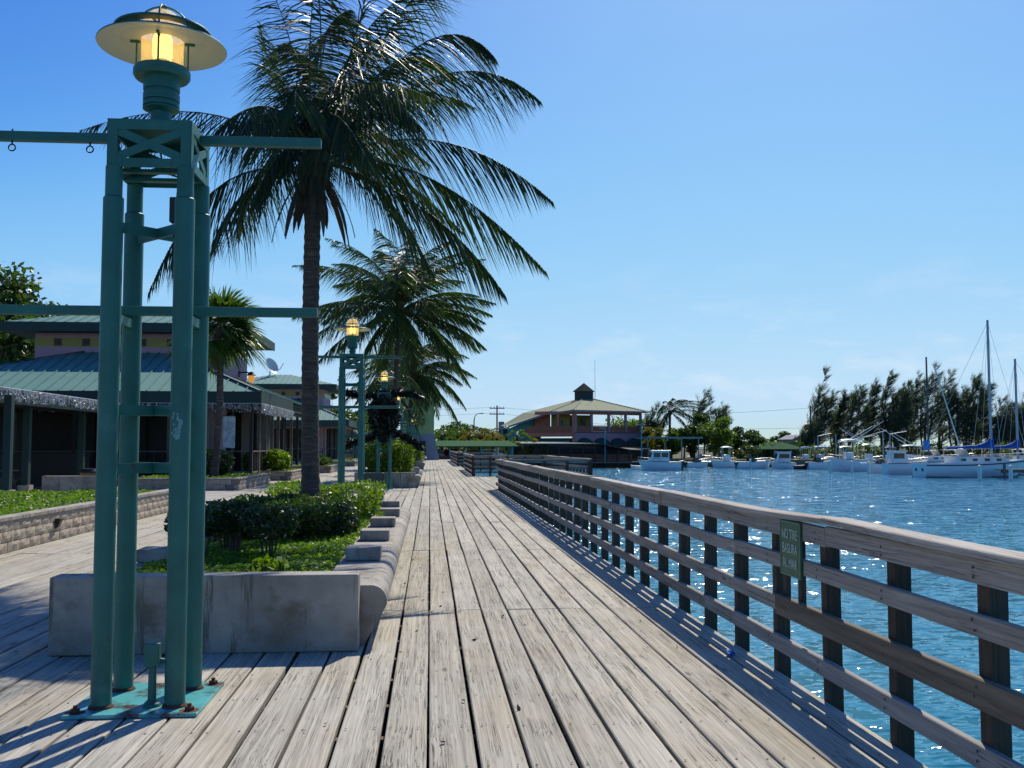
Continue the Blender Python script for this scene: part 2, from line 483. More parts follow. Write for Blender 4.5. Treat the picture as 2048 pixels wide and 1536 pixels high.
MAT['greenpalm'] = leaf_mat('bright_palm_leaf', (0.05, 0.11, 0.015), (0.12, 0.19, 0.02), 0.4, 0.4)
MAT['hedge'] = leaf_mat('hedge_leaf', (0.020, 0.044, 0.011), (0.058, 0.105, 0.016), 0.5, 0.40)
MAT['hedgeyellow'] = leaf_mat('hedge_leaf_bright', (0.07, 0.13, 0.015), (0.17, 0.25, 0.025), 0.45, 0.45)
MAT['shrub'] = leaf_mat('shrub_leaf', (0.018, 0.042, 0.014), (0.045, 0.085, 0.02), 0.4, 0.25)
MAT['grass'] = leaf_mat('ground_cover', (0.07, 0.14, 0.012), (0.16, 0.26, 0.022), 0.5, 0.45)
MAT['treeleaf'] = leaf_mat('tree_leaf', (0.03, 0.06, 0.015), (0.07, 0.12, 0.022), 0.45, 0.35)
MAT['limeleaf'] = leaf_mat('tree_leaf_lime', (0.06, 0.12, 0.015), (0.14, 0.21, 0.02), 0.45, 0.4)
MAT['needle'] = leaf_mat('casuarina_needle', (0.036, 0.056, 0.036), (0.075, 0.105, 0.05), 0.55, 0.35)
MAT['wreath'] = leaf_mat('wreath_needle', (0.006, 0.013, 0.008), (0.015, 0.026, 0.012), 0.5, 0.05)
MAT['pink'] = plain('pink_stucco', (0.52, 0.31, 0.35), 0.9, 0.07, 1.5, 0.3)
MAT['ochre'] = plain('ochre_stucco', (0.42, 0.33, 0.10), 0.9, 0.07, 1.5, 0.3)
MAT['roof'] = plain('green_metal_roof', (0.13, 0.275, 0.235), 0.6, 0.10, 1.2, 0.03, spec=0.25)
MAT['fascia'] = plain('dark_green_fascia', (0.010, 0.040, 0.033), 0.6, 0.12, 2, 0.05)
MAT['dkwood_and_shade'] = plain('dark_timber_and_shade', (0.045, 0.038, 0.032), 0.8, 0.25, 5, 0.2)  # dark timber parts, and painted shade on the restaurant's ground-floor walls
MAT['timber'] = plain('grey_timber', (0.17, 0.14, 0.11), 0.85, 0.25, 5, 0.3)
MAT['redwood'] = plain('red_timber', (0.22, 0.075, 0.045), 0.8, 0.25, 4, 0.2)
MAT['coral'] = plain('coral_stucco', (0.60, 0.20, 0.13), 0.9, 0.08, 1, 0.2)
MAT['lilac'] = plain('lilac_stucco', (0.44, 0.27, 0.30), 0.9, 0.06, 1, 0.2)
MAT['tealwall'] = plain('teal_stucco', (0.09, 0.34, 0.38), 0.9, 0.06, 1, 0.2)
MAT['limewall'] = plain('lime_stucco', (0.33, 0.40, 0.15), 0.9, 0.08, 0.5, 0.2)
MAT['greywall'] = plain('grey_stucco', (0.28, 0.29, 0.31), 0.9, 0.08, 0.5, 0.2)
MAT['shingle'] = plain('green_shingle', (0.20, 0.22, 0.12), 0.85, 0.12, 2.0, 0.3, fine=14)
MAT['awning'] = plain('dark_green_awning', (0.012, 0.06, 0.045), 0.7, 0.1)
MAT['darkroof'] = plain('dark_cupola_roof', (0.012, 0.03, 0.028), 0.9, 0.15, 2, 0.1, spec=0.1)
MAT['pavement'] = plain('concrete_pavement', (0.36, 0.34, 0.30), 0.9, 0.18, 0.9, 0.3, dirt=((0.22, 0.20, 0.16), 0.56, 1.2), rnd=False)
MAT['greenroof'] = plain('green_canopy', (0.04, 0.115, 0.045), 0.95, 0.2, 2, 0.3, spec=0.1)
MAT['yellowbin'] = plain('yellow_bin', (0.50, 0.24, 0.03), 0.55, 0.1)
MAT['darkbin'] = plain('dark_bin', (0.02, 0.045, 0.045), 0.5, 0.3, 6, 0.2)
MAT['paper'] = plain('poster_paper', (0.62, 0.62, 0.60), 0.7, 0.35, 6, 0)
MAT['paving'] = plain('ground_earth', (0.13, 0.13, 0.075), 0.95, 0.35, 0.4, 0.4, spec=0.1, dirt=((0.20, 0.18, 0.14), 0.52, 0.4), rnd=False)
MAT['sign'] = plain('green_sign', (0.025, 0.12, 0.06), 0.45, 0.1)
MAT['signtext'] = plain('sign_letters', (0.50, 0.58, 0.50), 0.6, 0.25, 40, 0)
MAT['signrim'] = plain('sign_rim', (0.13, 0.30, 0.17), 0.5, 0.1)
MAT['amber'] = glass_mat('amber_glass', (0.95, 0.82, 0.45), 0.5)
MAT['amber'].node_tree.nodes['Principled BSDF'].inputs['Emission Color'].default_value = (1.0, 0.76, 0.28, 1)
MAT['amber'].node_tree.nodes['Principled BSDF'].inputs['Emission Strength'].default_value = 0.30
MAT['bulb'] = emit_mat('lamp_glow', (1.0, 0.60, 0.12), 4.5)
MAT['lightstring'] = plain('icicle_wire', (0.70, 0.70, 0.70), 0.3, 0.3, 30, 0)
MAT['redcar'] = plain('maroon_car_paint', (0.18, 0.015, 0.03), 0.2, 0.1)
MAT['silvercar'] = plain('silver_car_paint', (0.40, 0.42, 0.45), 0.22, 0.05, metal=0.4)
MAT['darkcar'] = plain('dark_car_paint', (0.03, 0.03, 0.04), 0.2, 0.1)
MAT['tyre'] = plain('tyre', (0.015, 0.015, 0.015), 0.9)
MAT['nail'] = plain('nail_head', (0.05, 0.035, 0.03), 0.8)
MAT['bluescrap'] = plain('blue_plastic', (0.02, 0.13, 0.45), 0.4)
MAT['orange'] = plain('orange_plastic', (0.75, 0.20, 0.03), 0.5)
MAT['utility'] = plain('utility_timber', (0.13, 0.11, 0.09), 0.9)

def water_mat():
    m, nt, b = new_mat('harbour_water')
    ln = nt.links.new
    tc = nt.nodes.new('ShaderNodeTexCoord')
    def mp(s, r=0.0):
        k = nt.nodes.new('ShaderNodeMapping'); k.inputs['Scale'].default_value = s; k.inputs['Rotation'].default_value = (0, 0, r)
        ln(tc.outputs['Object'], k.inputs[0]); return k.outputs[0]
    # wave slopes straight from noise, so that far water keeps its chop
    def slope(scale, rot, k, detail):
        n = nt.nodes.new('ShaderNodeTexNoise'); n.inputs['Scale'].default_value = 1.0; n.inputs['Detail'].default_value = detail
        n.inputs['Roughness'].default_value = 0.55; n.inputs['Distortion'].default_value = 0.3
        ln(mp(scale, rot), n.inputs['Vector'])
        s_ = nt.nodes.new('ShaderNodeVectorMath'); s_.operation = 'SUBTRACT'; s_.inputs[1].default_value = (0.5, 0.5, 0.5)
        ln(n.outputs['Color'], s_.inputs[0])
        m_ = nt.nodes.new('ShaderNodeVectorMath'); m_.operation = 'MULTIPLY'; m_.inputs[1].default_value = k
        ln(s_.outputs[0], m_.inputs[0]); return m_.outputs[0]
    ad = nt.nodes.new('ShaderNodeVectorMath'); ad.operation = 'ADD'
    ln(slope((1.1, 2.6, 1), 0.22, (1.1, 1.75, 0.0), 3), ad.inputs[0]); ln(slope((4.5, 9.0, 1), 0.1, (0.9, 1.45, 0.0), 2), ad.inputs[1])
    ad2 = nt.nodes.new('ShaderNodeVectorMath'); ad2.operation = 'ADD'; ad2.inputs[1].default_value = (0, 0, 1)
    calm = nt.nodes.new('ShaderNodeVectorMath'); calm.operation = 'SCALE'
    ln(ad.outputs[0], calm.inputs[0]); ln(rng_map(nt, noise(nt, mp((0.03, 0.10, 1), 0.2), 1.0, 3, 0.55), 0.36, 0.62, 0.62, 1.12), calm.inputs['Scale'])
    ln(calm.outputs[0], ad2.inputs[0])
    nz = nt.nodes.new('ShaderNodeVectorMath'); nz.operation = 'NORMALIZE'; ln(ad2.outputs[0], nz.inputs[0])
    ln(nz.outputs[0], b.inputs['Normal'])
    big = noise(nt, mp((0.02, 0.035, 1)), 1.0, 3, 0.5)
    col = mixc(nt, (0.019, 0.172, 0.300), (0.028, 0.212, 0.315), rng_map(nt, big, 0.35, 0.65))
    ln(col, b.inputs['Base Color'])
    b.inputs['Roughness'].default_value = 0.085
    b.inputs['Specular IOR Level'].default_value = 0.5
    b.inputs['IOR'].default_value = 1.33
    return m
MAT['water'] = water_mat()

# ================================================================== SETTING
SHORE_Y, WATER_Z, LAND_Z = 129.0, -1.2, -0.25
g = MB()
# the land: one sheet to the horizon with the harbour basin cut out of it, and the bank down into the water
FAR = 4000.0
g.add([(-FAR, -200, LAND_Z), (-6.0, -200, LAND_Z), (-6.0, 112, LAND_Z), (-6.0, 119, LAND_Z), (9, 119, LAND_Z), (12, SHORE_Y, LAND_Z), (FAR, SHORE_Y, LAND_Z), (FAR, FAR, LAND_Z), (-FAR, FAR, LAND_Z)],
      [(0, 1, 2, 3, 4, 5, 6, 7, 8)])
g.add([(-6.0, -200, LAND_Z), (-6.0, 119, LAND_Z), (9, 119, LAND_Z), (12, SHORE_Y, LAND_Z), (FAR, SHORE_Y, LAND_Z),
       (-6.0, -200, -4), (-6.0, 119, -4), (9, 119, -4), (12, SHORE_Y, -4), (FAR, SHORE_Y, -4)],
      [(0, 1, 6, 5), (1, 2, 7, 6), (2, 3, 8, 7), (3, 4, 9, 8)])
tag(g.build('ground', MAT['paving']), 'pale paved ground beyond the boardwalk and around the harbour', 'ground', kind='structure')
w = MB()
w.add([(-6.2, -200, WATER_Z), (FAR, -200, WATER_Z), (FAR, 140, WATER_Z), (-6.2, 140, WATER_Z)], [(0, 1, 2, 3)])
tag(w.build('water', MAT['water']), 'rippling blue harbour water glittering in the sun', 'water', kind='structure')

# ------------------------------------------------------------------ boardwalk of separate planks
DECK_END = 117.0
PITCHW, ROWL = 0.2385, 5.33
jm = MB()
yj = -1.2
while yj < DECK_END:
    jm.bx(-6.1, 2.30, yj - 0.03, yj + 0.03, -0.30, -0.049)
    yj += 0.667
for x in (-5.6, -3.4, -1.2, 1.0, 2.15): jm.bx(x - .08, x + .08, -1.4, DECK_END, -0.55, -0.302)
yj = 1.0
while yj < DECK_END:
    for x in (-3.4, 1.0, 2.15): jm.cyl((x, yj, -3), (x, yj, -.56), .14, n=8)
    yj += 5.33
boardwalk = tag(jm.build('boardwalk', MAT['joist']), 'weathered grey plank boardwalk beside the harbour', 'boardwalk', kind='structure')

def plank_geo(mb, x0, x1, y0, y1, z, rng, nseg=3):
    """a sawn board with rounded upper arrises and slightly wavering edges, top at z"""
    b = 0.006
    rows = []
    for k in range(nseg + 1):
        y = y0 + (y1 - y0) * k / nseg
        a = x0 + rng.uniform(-.003, .003); c = x1 + rng.uniform(-.003, .003)
        zz = z + rng.uniform(-.0015, .0015)
        rows += [(a + .002, y, z - .045), (a, y, zz - b), (a + b, y, zz), (c - b, y, zz), (c, y, zz - b), (c - .002, y, z - .045)]
    fs = []
    for k in range(nseg):
        for j in range(5):
            fs.append((k * 6 + j, (k + 1) * 6 + j, (k + 1) * 6 + j + 1, k * 6 + j + 1))
        fs.append((k * 6 + 5, (k + 1) * 6 + 5, (k + 1) * 6, k * 6))
    e = nseg * 6
    fs += [(0, 1, 2, 3, 4, 5), (e + 5, e + 4, e + 3, e + 2, e + 1, e)]
    mb.add(rows, fs)
rg = random.Random(5)
variants = []
for k in range(10):
    mb = MB(); plank_geo(mb, -(PITCHW - .015) / 2, (PITCHW - .015) / 2, -ROWL / 2 + .003, ROWL / 2 - .003, 0, rg)
    variants.append(mb.mesh('plank', MAT['deck']))
narrow = MB(); plank_geo(narrow, -.092, .092, -ROWL / 2 + .003, ROWL / 2 - .003, 0, rg)
narrow = narrow.mesh('plank', MAT['deck'])
spots = []
rows_y = [-1.33 + ROWL * (k + .5) for k in range(int((DECK_END + 1.33) / ROWL))]
DECK_END = rows_y[-1] + ROWL / 2
for ry in rows_y:
    for k in range(-25, 9):
        spots.append((k * PITCHW + PITCHW / 2 - .0, ry, 0))
    spots.append((9 * PITCHW + .096, ry, 1))
def rank(s):
    d = max(1.0, depth((s[0], max(s[1], 4.0), 0)))
    px = 1024 + FPX * ((s[0]) * _rt[0] + s[1] * _rt[1]) / d
    hid = 0.2 if (px < -250 or px > 2300 or s[1] < 1) else 1.0
    if -2.6 < s[0] < -.55 and (7.6 < s[1] - 2.7 and s[1] + 2.7 < 19): hid = 0.1
    return hid / d ** 2
spots.sort(key=rank, reverse=True)
for i, (x, y, nar) in enumerate(spots[:300]):
    o = link('plank', narrow if nar else variants[rg.randrange(10)], boardwalk, (x + rg.uniform(-.003, .003), y, rg.uniform(-.003, .003)))
    o.scale = (rg.uniform(.955, 1.005), 1, 1)
    o.rotation_euler = (rg.uniform(-.0006, .0006), rg.uniform(-.014, .014), rg.uniform(-.0008, .0008) + (PI if rg.random() < .5 else 0))
mb = MB()
for (x, y, nar) in spots[300:]:
    h = .092 if nar else (PITCHW - .015) / 2
    j = rg.uniform(-.003, .003)
    plank_geo(mb, x - h + j, x + h + j, y - ROWL / 2 + .004, y + ROWL / 2 - .004, rg.uniform(-.003, .003), rg, 1)
# the deck widens over the water past the first railing
xx = 2.36
while xx < 5.7:
    for (a, b_) in ((35.6, 40.4), (40.42, 45.2), (45.22, 50.2)):
        plank_geo(mb, xx, xx + .226, a, b_, rg.uniform(-.003, .003), rg, 1)
    xx += .238
for x in (3.2, 5.5):
    for y in (36, 40.5, 45, 50): mb.cyl((x, y, -3), (x, y, -.05), .13, n=8)
mb.bx(2.4, 5.74, 35.5, 35.6, -.35, -.01); mb.bx(5.70, 5.76, 35.6, 50.2, -.35, -.01)
tag(mb.build('far_planks', MAT['deck'], boardwalk), kind='stuff')
nm = MB()
yj = 2.13
while yj < 16:
    for k in range(-14, 10):
        for dx in (-.075, .07):
            cx_, cy_ = k * PITCHW + PITCHW / 2 + dx + rg.uniform(-.012, .012), yj + rg.uniform(-.012, .012)
            if cx_ > 2.3: continue
            r_ = .0075
            nm.add([(cx_ + r_ * math.cos(a * PI / 3), cy_ + r_ * math.sin(a * PI / 3), .0052) for a in range(6)], [(0, 1, 2, 3, 4, 5)])
    yj += .667
tag(nm.build('nails', MAT['nail'], boardwalk), kind='stuff')

pv = MB(); pv.bx(-40, -6.02, 26.65, 118, -.22, -.006)
tag(pv.build('pavement', MAT['pavement']), 'pale concrete pavement in front of the restaurants', 'pavement', kind='structure')
# ------------------------------------------------------------------ wooden railings
def wavy_board(mb, y0, y1, x0, x1, z0, z1, amp, seed, lift0=0, lift1=0, n=8):
    r_ = random.Random(seed); rows = []
    ph = r_.uniform(0, 6)
    for k in range(n + 1):
        t = k / n; y = y0 + (y1 - y0) * t
        dz = amp * math.sin(ph + t * 4.2) + r_.uniform(-.3, .3) * amp + lift0 * (1 - t) ** 6 + lift1 * t ** 6
        dx = amp * .6 * math.sin(ph * 2 + t * 3)
        b = .005
        rows += [(x0 + dx, y, z0 + dz), (x1 + dx, y, z0 + dz), (x1 + dx, y, z1 + dz - b), (x1 + dx - b, y, z1 + dz), (x0 + dx + b, y, z1 + dz), (x0 + dx, y, z1 + dz - b)]
    fs = []
    for k in range(n):
        for j in range(6):
            fs.append((k * 6 + j, k * 6 + (j + 1) % 6, (k + 1) * 6 + (j + 1) % 6, (k + 1) * 6 + j))
    e = n * 6
    fs += [(5, 4, 3, 2, 1, 0), (e, e + 1, e + 2, e + 3, e + 4, e + 5)]
    mb.add(rows, fs)
post_me = MB().bevbox((0, 0, .30), (.09, .09, 1.36), .006).mesh('post', MAT['post'])
def railing(label, loc, rz, length, start=0.0, spacing=.868, joints=None, group=None, special=False):
    """local +Y runs along the railing, boards on the -X face of the posts"""
    t = thing('wooden_railing', label, 'railing', loc, rz, group)
    r_ = random.Random(int(abs(loc[1]) * 13) + 3)
    y = start
    while y <= length + 1e-6:
        o = link('post', post_me, t, (0.047 + r_.uniform(-.004, .004), y, r_.uniform(-.01, .003)))
        o.rotation_euler = (r_.uniform(-.008, .008), r_.uniform(-.008, .008), r_.uniform(-.03, .03))
        y += spacing
    bl_ = MB(); y = start
    while y <= length + 1e-6:
        for z_ in (.968, .745, .468, .20):
            for dz_ in (-.022, .02):
                cy_, cz_ = y + r_.uniform(-.012, .012), z_ + dz_
                bl_.add([(-.0445, cy_ + .008 * math.cos(a * PI / 3), cz_ + .008 * math.sin(a * PI / 3)) for a in range(6)], [(5, 4, 3, 2, 1, 0)])
        y += spacing
    tag(bl_.build('bolts', MAT['nail'], t), kind='stuff')
    joints = joints or [k * spacing * 5 for k in range(int(length / (spacing * 5)) + 1)]
    js = [j for j in joints if j < length - .5] + [length + .03]
    for lv, (z0, z1) in enumerate(((.918, 1.029), (.698, .792), (.420, .516), (.150, .250))):
        off = (0, 1.74, .87, 2.6)[lv]
        jj = [js[0] - .05] + [min(j + off, length) for j in js[1:-1]] + [js[-1]]
        for a, b_ in zip(jj[:-1], jj[1:]):
            if b_ - a < .1: continue
            mb = MB()
            sp = special and lv == 2 and a < 5.0 < b_ + .5 and a < 3
            wavy_board(mb, a + .002, b_ - .002, -.038 - r_.uniform(0, .004), -.001, z0 - (.02 if sp else 0), z1 + (.012 if sp else 0), .006, r_.random())
            mb.build('rail_board', MAT['newrail'] if sp else MAT['rail'], t)
    for i, (a, b_) in enumerate(zip(js[:-1], js[1:])):
        mb = MB()
        wavy_board(mb, a + .003, b_ - .003, -.065, .085, 1.026, 1.062, .005, r_.random(), lift0=(.02 if i % 2 else 0), lift1=(.02 if special and i == 0 else 0))
        mb.build('cap_board', MAT['cap'], t)
    return t
main_rail = railing('long weathered railing with green sign beside the boardwalk', (2.345, 0.0, 0), 0, 35.2, start=-.215,
                    joints=[-.6, 5.72, 9.9, 14.2, 18.5, 22.8, 27.2, 31.5], special=True)
for yy in (6.26, 6.53):
    pk = MB().bevbox((0.02, yy, .69), (.03, .07, .52), .004)
    pk.build('picket', MAT['post'], main_rail)
railing('railing across the front of the wooden platform over the water', (2.45, 35.35, 0), -PI / 2, 3.2, spacing=.8)
railing('railing along the outer edge of the wooden platform', (5.72, 35.6, 0), 0, 14.2, spacing=.88)
railing('short railing turning across the boardwalk by the platform', (2.15, 50.6, 0), -PI / 2, 3.6, spacing=.88)
railing('railing running on along the boardwalk beyond the platform', (2.2, 50.9, 0), 0, 14, spacing=.88)
railing('short far railing turning out over the water', (2.1, 76, 0), -PI / 2, 2.6, spacing=.86)
railing('farthest railing on the harbour side of the boardwalk', (2.15, 76.3, 0), 0, 30, spacing=.95)

# ------------------------------------------------------------------ the green notice on the railing
SGX, SY0, SY1, SZ0, SZ1 = 2.292, 6.07, 6.43, 0.675, 1.025
sg = thing('notice_sign', 'green notice with pale capitals fixed to the railing', 'sign', (SGX, (SY0 + SY1) / 2, SZ0))
pl = MB().bevbox((0, 0, (SZ1 - SZ0) / 2), (.012, SY1 - SY0, SZ1 - SZ0), .002); pl.build('panel', MAT['sign'], sg)
rm = MB(); wd, ht = SY1 - SY0, SZ1 - SZ0
for (yy, zz, dy, dz) in ((0, .008, wd - .012, .006), (0, ht - .008, wd - .012, .006), (-wd / 2 + .008, ht / 2, .006, ht - .012), (wd / 2 - .008, ht / 2, .006, ht - .012)):
    rm.box((-.0075, yy, zz), (.003, dy, dz))
rm.build('rim', MAT['signrim'], sg)
def text_mesh(txt, size, mat, name, parent, loc, rot, xs=1.0, ext=.0008):
    cu = bpy.data.curves.new(name, 'FONT'); cu.body = txt; cu.size = size; cu.align_x = 'CENTER'; cu.align_y = 'CENTER'
    cu.extrude = ext
    o = bpy.data.objects.new('tmp', cu); COL.objects.link(o)
    dg = bpy.context.evaluated_depsgraph_get()
    me = bpy.data.meshes.new_from_object(o.evaluated_get(dg))
    bpy.data.objects.remove(o)
    me.name = name; me.materials.clear(); me.materials.append(mat)
    t = link(name, me, parent, loc); t.rotation_euler = rot; t.scale = (xs, 1, 1)
    return t
for i, tx in enumerate(('NO TIRE', 'BASURA', 'AL MAR')):
    text_mesh(tx, .088, MAT['signtext'], 'lettering', sg, (-.0085, 0, ht - .085 - i * .092), (PI / 2, 0, -PI / 2), .82)

# ------------------------------------------------------------------ lamp posts
def make_lamp(label):
    t = thing('lamp_post', label, 'lamp post', (0, 0, 0))
    bp = MB().bevbox((0, 0, .012), (.73, .75, .022), .004); plate = bp.build('base_plate', MAT['plate'], t)
    for sx, sy in ((-1, -1), (1, -1), (1, 1), (-1, 1)):
        b = MB(); b.cyl((sx * .31, sy * .31, .023), (sx * .31, sy * .31, .045), .026, n=6, smooth=False); b.cyl((sx * .31, sy * .31, .045), (sx * .31, sy * .31, .062), .012, n=8)
        b.lathe([(.0, .0235), (.055, .0235)], (sx * .31, sy * .31, 0.0005), 12)
        b.build('bolt', MAT['rust'], t)
    for sx, sy in ((-1, -1), (1, -1), (1, 1), (-1, 1)):
        l = MB(); x, y = sx * .204, sy * .208
        l.lathe([(.066, .023), (.062, .032), (.0575, .04), (.0575, 2.94), (.0575, 2.945), (.048, 2.953), (.048, 3.13)], (x, y, 0), 20)
        lg_ = l.build('leg', MAT['teal'], t)
        MB().lathe([(.072, .0225), (.068, .033), (.060, .040), (.0570, .043)], (x, y, 0), 16).build('weld_bead', MAT['rust'], lg_)
    # lattice box
    z0, z1, h = 3.125, 3.40, .235
    for k in range(4):
        p = MB(); a = k * PI / 2
        def q(u, z, d=0.0):
            return (math.cos(a) * u - math.sin(a) * (-h + d), math.sin(a) * u + math.cos(a) * (-h + d), z)
        up = (-math.sin(a) * -1, math.cos(a) * -1, 0)
        hh = h - .0275
        for s in (-1, 1): p.beam(q(s * hh, z0), q(s * hh, z1 - .05), .012, .055 - .004 * (k % 2), up) if False else p.beam(q(s * hh, z0 + .052), q(s * hh, z1 - .052), .055, .012, up)
        p.beam(q(-h + .001, z0 + .026), q(h - .001, z0 + .026), .052, .012, up)
        p.beam(q(-h + .001, z1 - .026), q(h - .001, z1 - .026), .052, .012, up)
        p.beam(q(-hh, z0 + .05, .002), q(hh, z1 - .05, .002), .048, .010, up)
        p.beam(q(-hh, z1 - .05, .004), q(hh, z0 + .05, .004), .048, .010, up)
        p.build('lattice_panel', MAT['teal'], t)
    MB().bevbox((0, 0, z1 + .004), (2 * h + .012, 2 * h + .012, .012), .003).build('box_lid', MAT['teal'], t)
    fl = MB(); 
    for s in (-1, 1):
        fl.beam((-h, s * .1, z0 + .01), (h, s * .1, z0 + .01), .05, .02)
    fl.build('box_floor', MAT['teal'], t)
    for z in (2.78, 1.71, 1.37):
        x = MB()
        x.beam((-.204, -.208, z), (.204, .208, z), .022, .06); x.beam((.204, -.208, z + .002), (-.204, .208, z + .002), .022, .06)
        x.build('cross_brace', MAT['teal'], t)
    for z, hk in ((3.36, True), (2.318, False)):
        a = MB()
        if hk:
            MB().bevbox((.605, 0, z), (.725, .055, .055), .004).build('cross_arm', MAT['teal'], t)
            a.bevbox((-.605, 0, z), (.725, .055, .055), .004)
        else: a.bevbox((0, .06, z), (1.9, .052, .056), .004)
        arm = a.build('cross_arm', MAT['teal'], t)
        if hk:
            for px_ in (-.87, -.415):
                e = MB(); e.cyl((px_, 0, z - .052), (px_, 0, z + .045), .0055, n=6)
                ring = [(px_ + .020 * math.sin(q_), 0, z - .068 + .020 * math.cos(q_)) for q_ in np.linspace(0.3, 2 * PI, 14)]
                e.tube(ring, .0045, 6); e.build('hook', MAT['black'], arm)
    for s in (-1, 1):
        b = MB(); b.beam((s * .204, -.21, 2.25), (s * .204, .21, 2.25), .045, .055); b.build('side_tie', MAT['teal'], t)
    # lantern
    n = MB(); n.lathe([(.062, 3.41), (.062, 3.445), (.057, 3.448), (.057, 3.458), (.062, 3.46), (.062, 3.528), (.07, 3.53), (.107, 3.545),
                       (.107, 3.552), (.099, 3.551), (.099, 3.558), (.107, 3.561), (.107, 3.583), (.099, 3.586), (.099, 3.592), (.107, 3.595),
                       (.107, 3.640), (.097, 3.645), (.097, 3.658), (.107, 3.662), (.107, 3.725), (.112, 3.73), (.155, 3.735), (.167, 3.752), (.167, 3.785), (.158, 3.80), (.10, 3.803)], n=28)
    n.build('lantern_base', MAT['teal'], t)
    d = MB(); d.lathe([(.126, 3.972), (.25, 3.968), (.376, 3.930), (.380, 3.934), (.376, 3.940), (.25, 3.980), (.126, 3.984)], n=40); sh = d.build('shade', MAT['cream'], t)
    d = MB(); d.lathe([(.381, 3.936), (.378, 3.944), (.25, 3.985), (.13, 3.989)], n=40); d.build('shade_top', MAT['teal'], sh)
    d = MB(); d.lathe([(.205, 4.028), (.285, 4.020), (.288, 4.027), (.285, 4.034), (.205, 4.042), (.205, 4.028)], n=36)
    for k in range(4):
        a = k * PI / 2; d.beam((.14 * math.cos(a), .14 * math.sin(a), 4.03), (.22 * math.cos(a), .22 * math.sin(a), 4.03), .016, .008)
        d.beam((.27 * math.cos(a + .8), .27 * math.sin(a + .8), 3.985), (.27 * math.cos(a + .8), .27 * math.sin(a + .8), 4.024), .01, .01)
    d.build('upper_ring', MAT['teal'], t)
    gl = MB(); prof = [(.124, 3.80), (.124, 4.045)] + [(.124 * math.cos(a), 4.045 + .125 * math.sin(a)) for a in np.linspace(.15, PI / 2, 8)]
    gl.lathe(prof, n=28); gl.build('glass', MAT['amber'], t)
    for k in range(4):
        a = k * PI / 2 + .1; c_, s_ = math.cos(a), math.sin(a)
        cg = MB(); pts = [(.150 * c_, .150 * s_, 3.79), (.150 * c_, .150 * s_, 4.05)] + [(.150 * math.cos(q_) * c_, .150 * math.cos(q_) * s_, 4.05 + .14 * math.sin(q_)) for q_ in np.linspace(.2, PI / 2, 7)]
        cg.tube(pts, .0065, 6); cg.build('guard_bar', MAT['teal'], t)
        cl = MB(); cl.beam((.13 * c_, .13 * s_, 3.962), (.19 * c_, .19 * s_, 3.962), .016, .012); cl.build('clip', MAT['teal'], t)
    MB().lathe([(.02, 4.18), (.022, 4.196), (.012, 4.205), (0.0, 4.206)], n=12).build('finial', MAT['teal'], t)
    bb = MB(); bb.lathe([(.0, 3.83), (.045, 3.832), (.055, 3.875), (.058, 3.88), (.058, 3.985), (.045, 4.02), (0.0, 4.035)], n=18); bb.build('bulb', MAT['bulb'], t)
    MB().lathe([(.05, 3.803), (.05, 3.86)], n=14).build('bulb_holder', MAT['cream'], t)
    return t
LX = -1.645
lamp = make_lamp('tall teal four-legged lamp post with conduit box on rust-stained base plate')
lamp.location = (LX, 6.14, 0.003)
far_lamps = []
for i, y in enumerate((21.0, 35.7, 50.4, 65.1, 79.8, 94.5, 107.0)):
    c = copy_tree(lamp); c.location = (LX + .02, y, 0.003); far_lamps.append(c)
    if i == 0: c['label'] = 'teal four-legged lamp post standing just behind the dark litter bin'
    elif i == 1: c['label'] = 'teal four-legged lamp post hung with dark wreath and garlands'
    else:
        c['label'] = 'one of the distant teal lamp posts in the row past the wreath'
        c['group'] = 'distant lamp posts along the boardwalk'
# conduit and junction boxes on the first lamp only
cb = MB(); cb.lathe([(.052, .024), (.045, .04), (.024, .06), (.022, .25)], (.075, -.20, 0), 14)
cb.tube([(.075, -.20, .30), (.10, -.19, .28), (.15, -.2, .27)], .016, 8); cb.build('conduit', MAT['teal'], lamp)
MB().bevbox((.075, -.20, .315), (.085, .07, .13), .006).build('junction_box', MAT['teal'], lamp)
MB().bevbox((.135, -.12, 2.90), (.075, .055, .15), .006).build('ballast_box', MAT['black'], lamp)
cw = MB(); cw.tube([(.135, -.12, 2.97), (.14, -.12, 3.04), (.12, -.05, 3.12), (.02, 0, 3.16), (0, 0, 3.3)], .006, 6)
cw.tube([(.115, -.12, 2.82), (.12, -.12, 2.74), (.17, -.16, 2.78)], .004, 6); cw.build('cable', MAT['black'], lamp)
# bare patches of paint on the front leg
sp = MB()
r_ = random.Random(3)
for k in range(26):
    z = 1.60 + r_.gauss(0, .05); a = -PI / 2 + r_.gauss(-.1, .25); w_ = r_.uniform(.006, .018)
    R_ = .0579
    pts = []
    for q_ in range(6):
        da = w_ / R_ * math.cos(q_ * PI / 3) * r_.uniform(.5, 1); dz = w_ * 1.3 * math.sin(q_ * PI / 3) * r_.uniform(.5, 1)
        pts.append((.204 + R_ * math.cos(a + da), -.208 + R_ * math.sin(a + da), z + dz))
    sp.add(pts, [(0, 1, 2, 3, 4, 5)])
sp.build('paint_chips', plain('chipped_paint', (0.13, 0.30, 0.30), 0.6), lamp)

